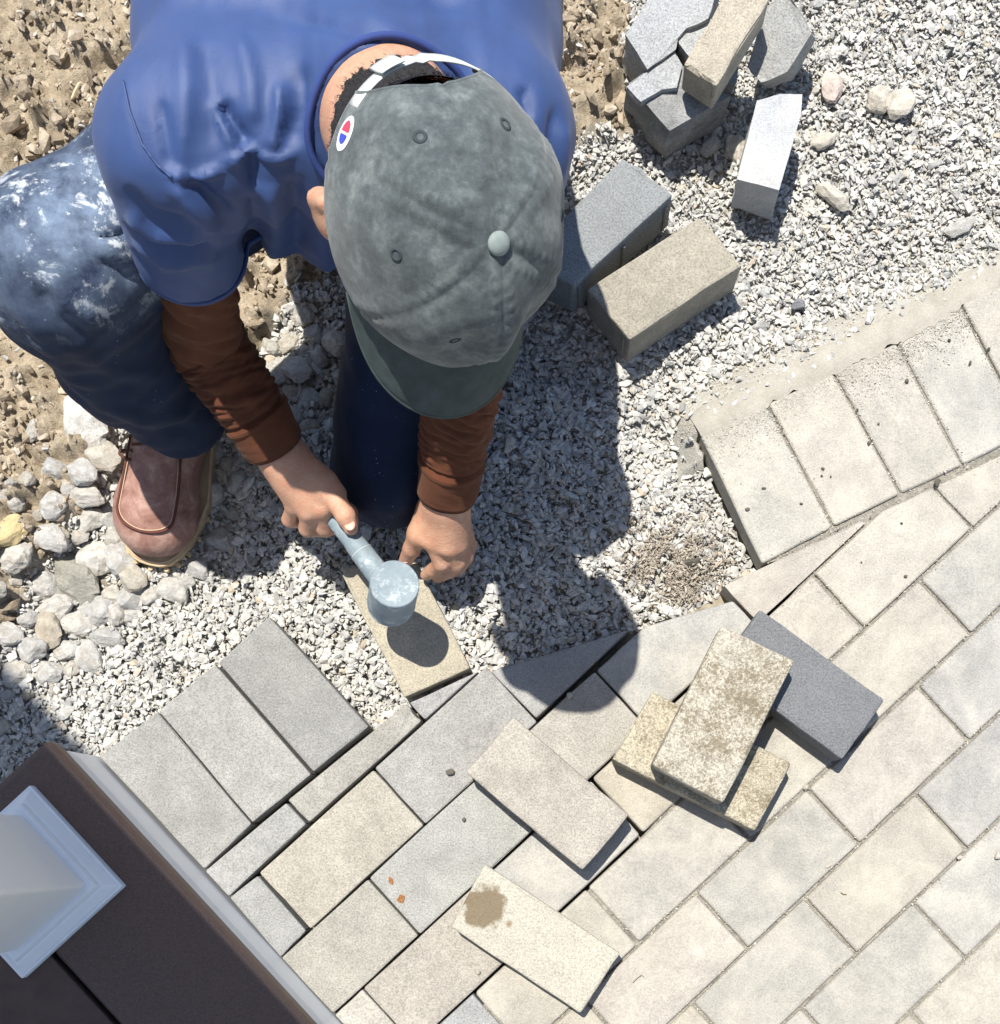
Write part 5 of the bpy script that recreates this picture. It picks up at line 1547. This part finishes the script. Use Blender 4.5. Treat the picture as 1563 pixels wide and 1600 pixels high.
# sweat band edge
pts = [hd(*dome(2 * math.pi * k / 72, 0.0, 0.0)) for k in range(72) if abs(2 * math.pi * k / 72 - math.pi) > OPEN_W]
# visor
NS, NTt = 40, 12
vv = []; vf = []
for j in range(NTt + 1):
    t = j / NTt
    for i in range(NS + 1):
        s = -1 + 2 * i / NS
        ia = s * 1.16
        xi, yi = CA * math.sin(ia) * 0.985, CB * math.cos(ia) * 0.985
        w = s * math.pi / 2
        xo, yo = 0.083 * math.sin(w), 0.050 + 0.128 * abs(math.cos(w)) ** 0.75
        x_ = xi + (xo - xi) * t; y_ = yi + (yo - yi) * t
        z_ = CZ - 2.6 * x_ * x_ + 0.012 - 0.022 * t - 0.010 * t * t * (1 - s * s)
        vv.append(tuple(hd(x_, y_, z_)))
for j in range(NTt):
    for i in range(NS):
        a = j * (NS + 1) + i
        vf.append((a, a + 1, a + NS + 2, a + NS + 1))
me = bpy.data.meshes.new('visor'); me.from_pydata(vv, [], vf); me.update()
M_VISOR = mat_plain('shade_toned_visor_twill', srgb(66, 76, 76), 0.85, 0.25, 60, 0.2, 0.3, 1200)  # darker than the crown cloth: the brim's shade is put into this colour
visor = add('visor', me, M_VISOR, cap, smooth=True)
sm_ = visor.modifiers.new('thickness', 'SOLIDIFY'); sm_.thickness = 0.0035; sm_.offset = 0
edge = [Vector(vv[NTt * (NS + 1) + i]) for i in range(NS + 1)]
add('visor_piping', tube_mesh(edge, 0.0024, 8, 'visor_piping'), M_VISOR, cap, smooth=True)
# oval emblem on his right side: white ground, red and blue halves
def patch(cz_, ce_, ra, re_, off, col, nm, a_from=0.0, a_to=2 * math.pi):
    bm_ = bmesh.new(); n_ = 28
    ws_ = [a_from + (a_to - a_from) * k / n_ for k in range(n_ + (0 if a_to - a_from > 6 else 1))]
    rv_ = [[bm_.verts.new(hd(*dome(cz_ + ra * q_ * math.cos(w), ce_ + re_ * q_ * math.sin(w), off))) for w in ws_] for q_ in (1.0, 0.6, 0.25)]
    m_ = len(ws_); cl_ = a_to - a_from > 6
    for q_ in range(2):
        for k in range(m_ if cl_ else m_ - 1): bm_.faces.new((rv_[q_][k], rv_[q_][(k + 1) % m_], rv_[q_ + 1][(k + 1) % m_], rv_[q_ + 1][k]))
    bm_.faces.new(rv_[2])
    return add(nm, from_bm(bm_, nm), mat_plain(nm + '_thread', col, 0.7, 0.3, 200, 0.06), cap)
EA, EE = 2.30, 0.17
patch(EA, EE, 0.125, 0.085, 0.0022, srgb(226, 228, 232), 'emblem_ground')
patch(EA + 0.01, EE, 0.078, 0.050, 0.0029, srgb(208, 60, 84), 'emblem_red', -math.pi * 0.5, math.pi * 0.5)
patch(EA - 0.01, EE, 0.066, 0.046, 0.0029, srgb(52, 70, 170), 'emblem_blue', math.pi * 0.5, math.pi * 1.5)

# ------------------------------------------------------------------ mallet
M_RUB, nt, bs = new_mat('grey_mallet_rubber'); g = NT(nt); co = g.coord('Object')
c = g.ramp(g.noise(co, 30, 5, 0.7, 0.4), [(0.3, srgb(108, 122, 130)), (0.7, srgb(138, 151, 157))])
c = g.mix(g.ramp(g.noise(co, 70, 7, 0.75, 0.2), [(0.52, 0.0), (0.66, 0.7)]), c, srgb(188, 197, 200))
c = g.mix(g.ramp(g.noise(co, 24, 6, 0.7, 0.4), [(0.56, 0.0), (0.68, 0.5)]), c, srgb(124, 122, 112))
g.l(c, bs.inputs['Base Color']); bs.inputs['Roughness'].default_value = 0.6; bs.inputs['Specular IOR Level'].default_value = 0.4
g.l(g.bump(g.noise(co, 160, 5, 0.7), 0.25, 0.0015), bs.inputs['Normal'])
MT, MB_ = px(617, 912, 0.168), px(611, 944, 0.088)
mallet = tag(empty('mallet', MB_), 'grey rubber mallet with a drum head, held in the worker\'s right hand', 'mallet')
axm = (MT - MB_).normalized()
prof = [(0.0, 0.0285), (0.002, 0.0300), (0.006, 0.0304), (0.0075, 0.0294), (0.010, 0.0300), (0.5, 0.0296), (0.985, 0.0294), (0.996, 0.0290), (1.0, 0.0280)]
Lm = (MT - MB_).length
rows = [(f * Lm if f > 0.02 else f * 1.0, r) for f, r in prof]
rows = [(0.0, 0.0282), (0.0015, 0.0298), (0.0060, 0.0304), (0.0075, 0.0296), (0.012, 0.0300), (Lm * 0.5, 0.0298), (Lm - 0.003, 0.0296), (Lm - 0.001, 0.0292), (Lm, 0.0282)]
sM = axm.cross(Vector((1, 0, 0))).normalized(); tM = axm.cross(sM)
mv = []; mf = []
n = 64
for z_, r_ in rows:
    for k in range(n):
        w = 2 * math.pi * k / n
        mv.append(tuple(MB_ + axm * z_ + (sM * math.cos(w) + tM * math.sin(w)) * r_))
for i in range(len(rows) - 1):
    for k in range(n):
        l = (k + 1) % n
        mf.append((i * n + k, i * n + l, (i + 1) * n + l, (i + 1) * n + k))
mf.append(tuple(reversed(range(n)))); mf.append(tuple(range((len(rows) - 1) * n, len(rows) * n)))
me = bpy.data.meshes.new('mallet_head'); me.from_pydata(mv, [], mf); me.update()
bmm = bmesh.new(); bmm.from_mesh(me); bmesh.ops.recalc_face_normals(bmm, faces=bmm.faces); bmm.to_mesh(me); bmm.free()
hdm = add('mallet_head', me, M_RUB, mallet)
H0 = MB_.lerp(MT, 0.52); H1 = px(455, 718, 0.122)
hp_ = [H0.lerp(H1, f) for f in (0.0, 0.12, 0.24, 0.30, 0.31, 0.36, 0.40, 0.7, 0.97, 1.0)]
add('handle', tube_mesh(hp_, [0.0150, 0.0150, 0.0146, 0.0144, 0.0138, 0.0136, 0.0125, 0.0130, 0.0140, 0.0120], 20, 'handle'), M_RUB, mallet, smooth=True)
ringp = H0.lerp(H1, 0.305); dh = (H1 - H0).normalized(); u1 = dh.cross(Vector((0, 0, 1))).normalized(); u2 = dh.cross(u1)
add('collar', tube_mesh([ringp + (u1 * math.cos(w) + u2 * math.sin(w)) * 0.0142 for w in [2 * math.pi * k / 28 for k in range(28)]], 0.0007, 6, 'collar', closed=True), mat_plain('pale_mould_line', srgb(180, 186, 186), 0.7, 0.3), mallet, smooth=True)
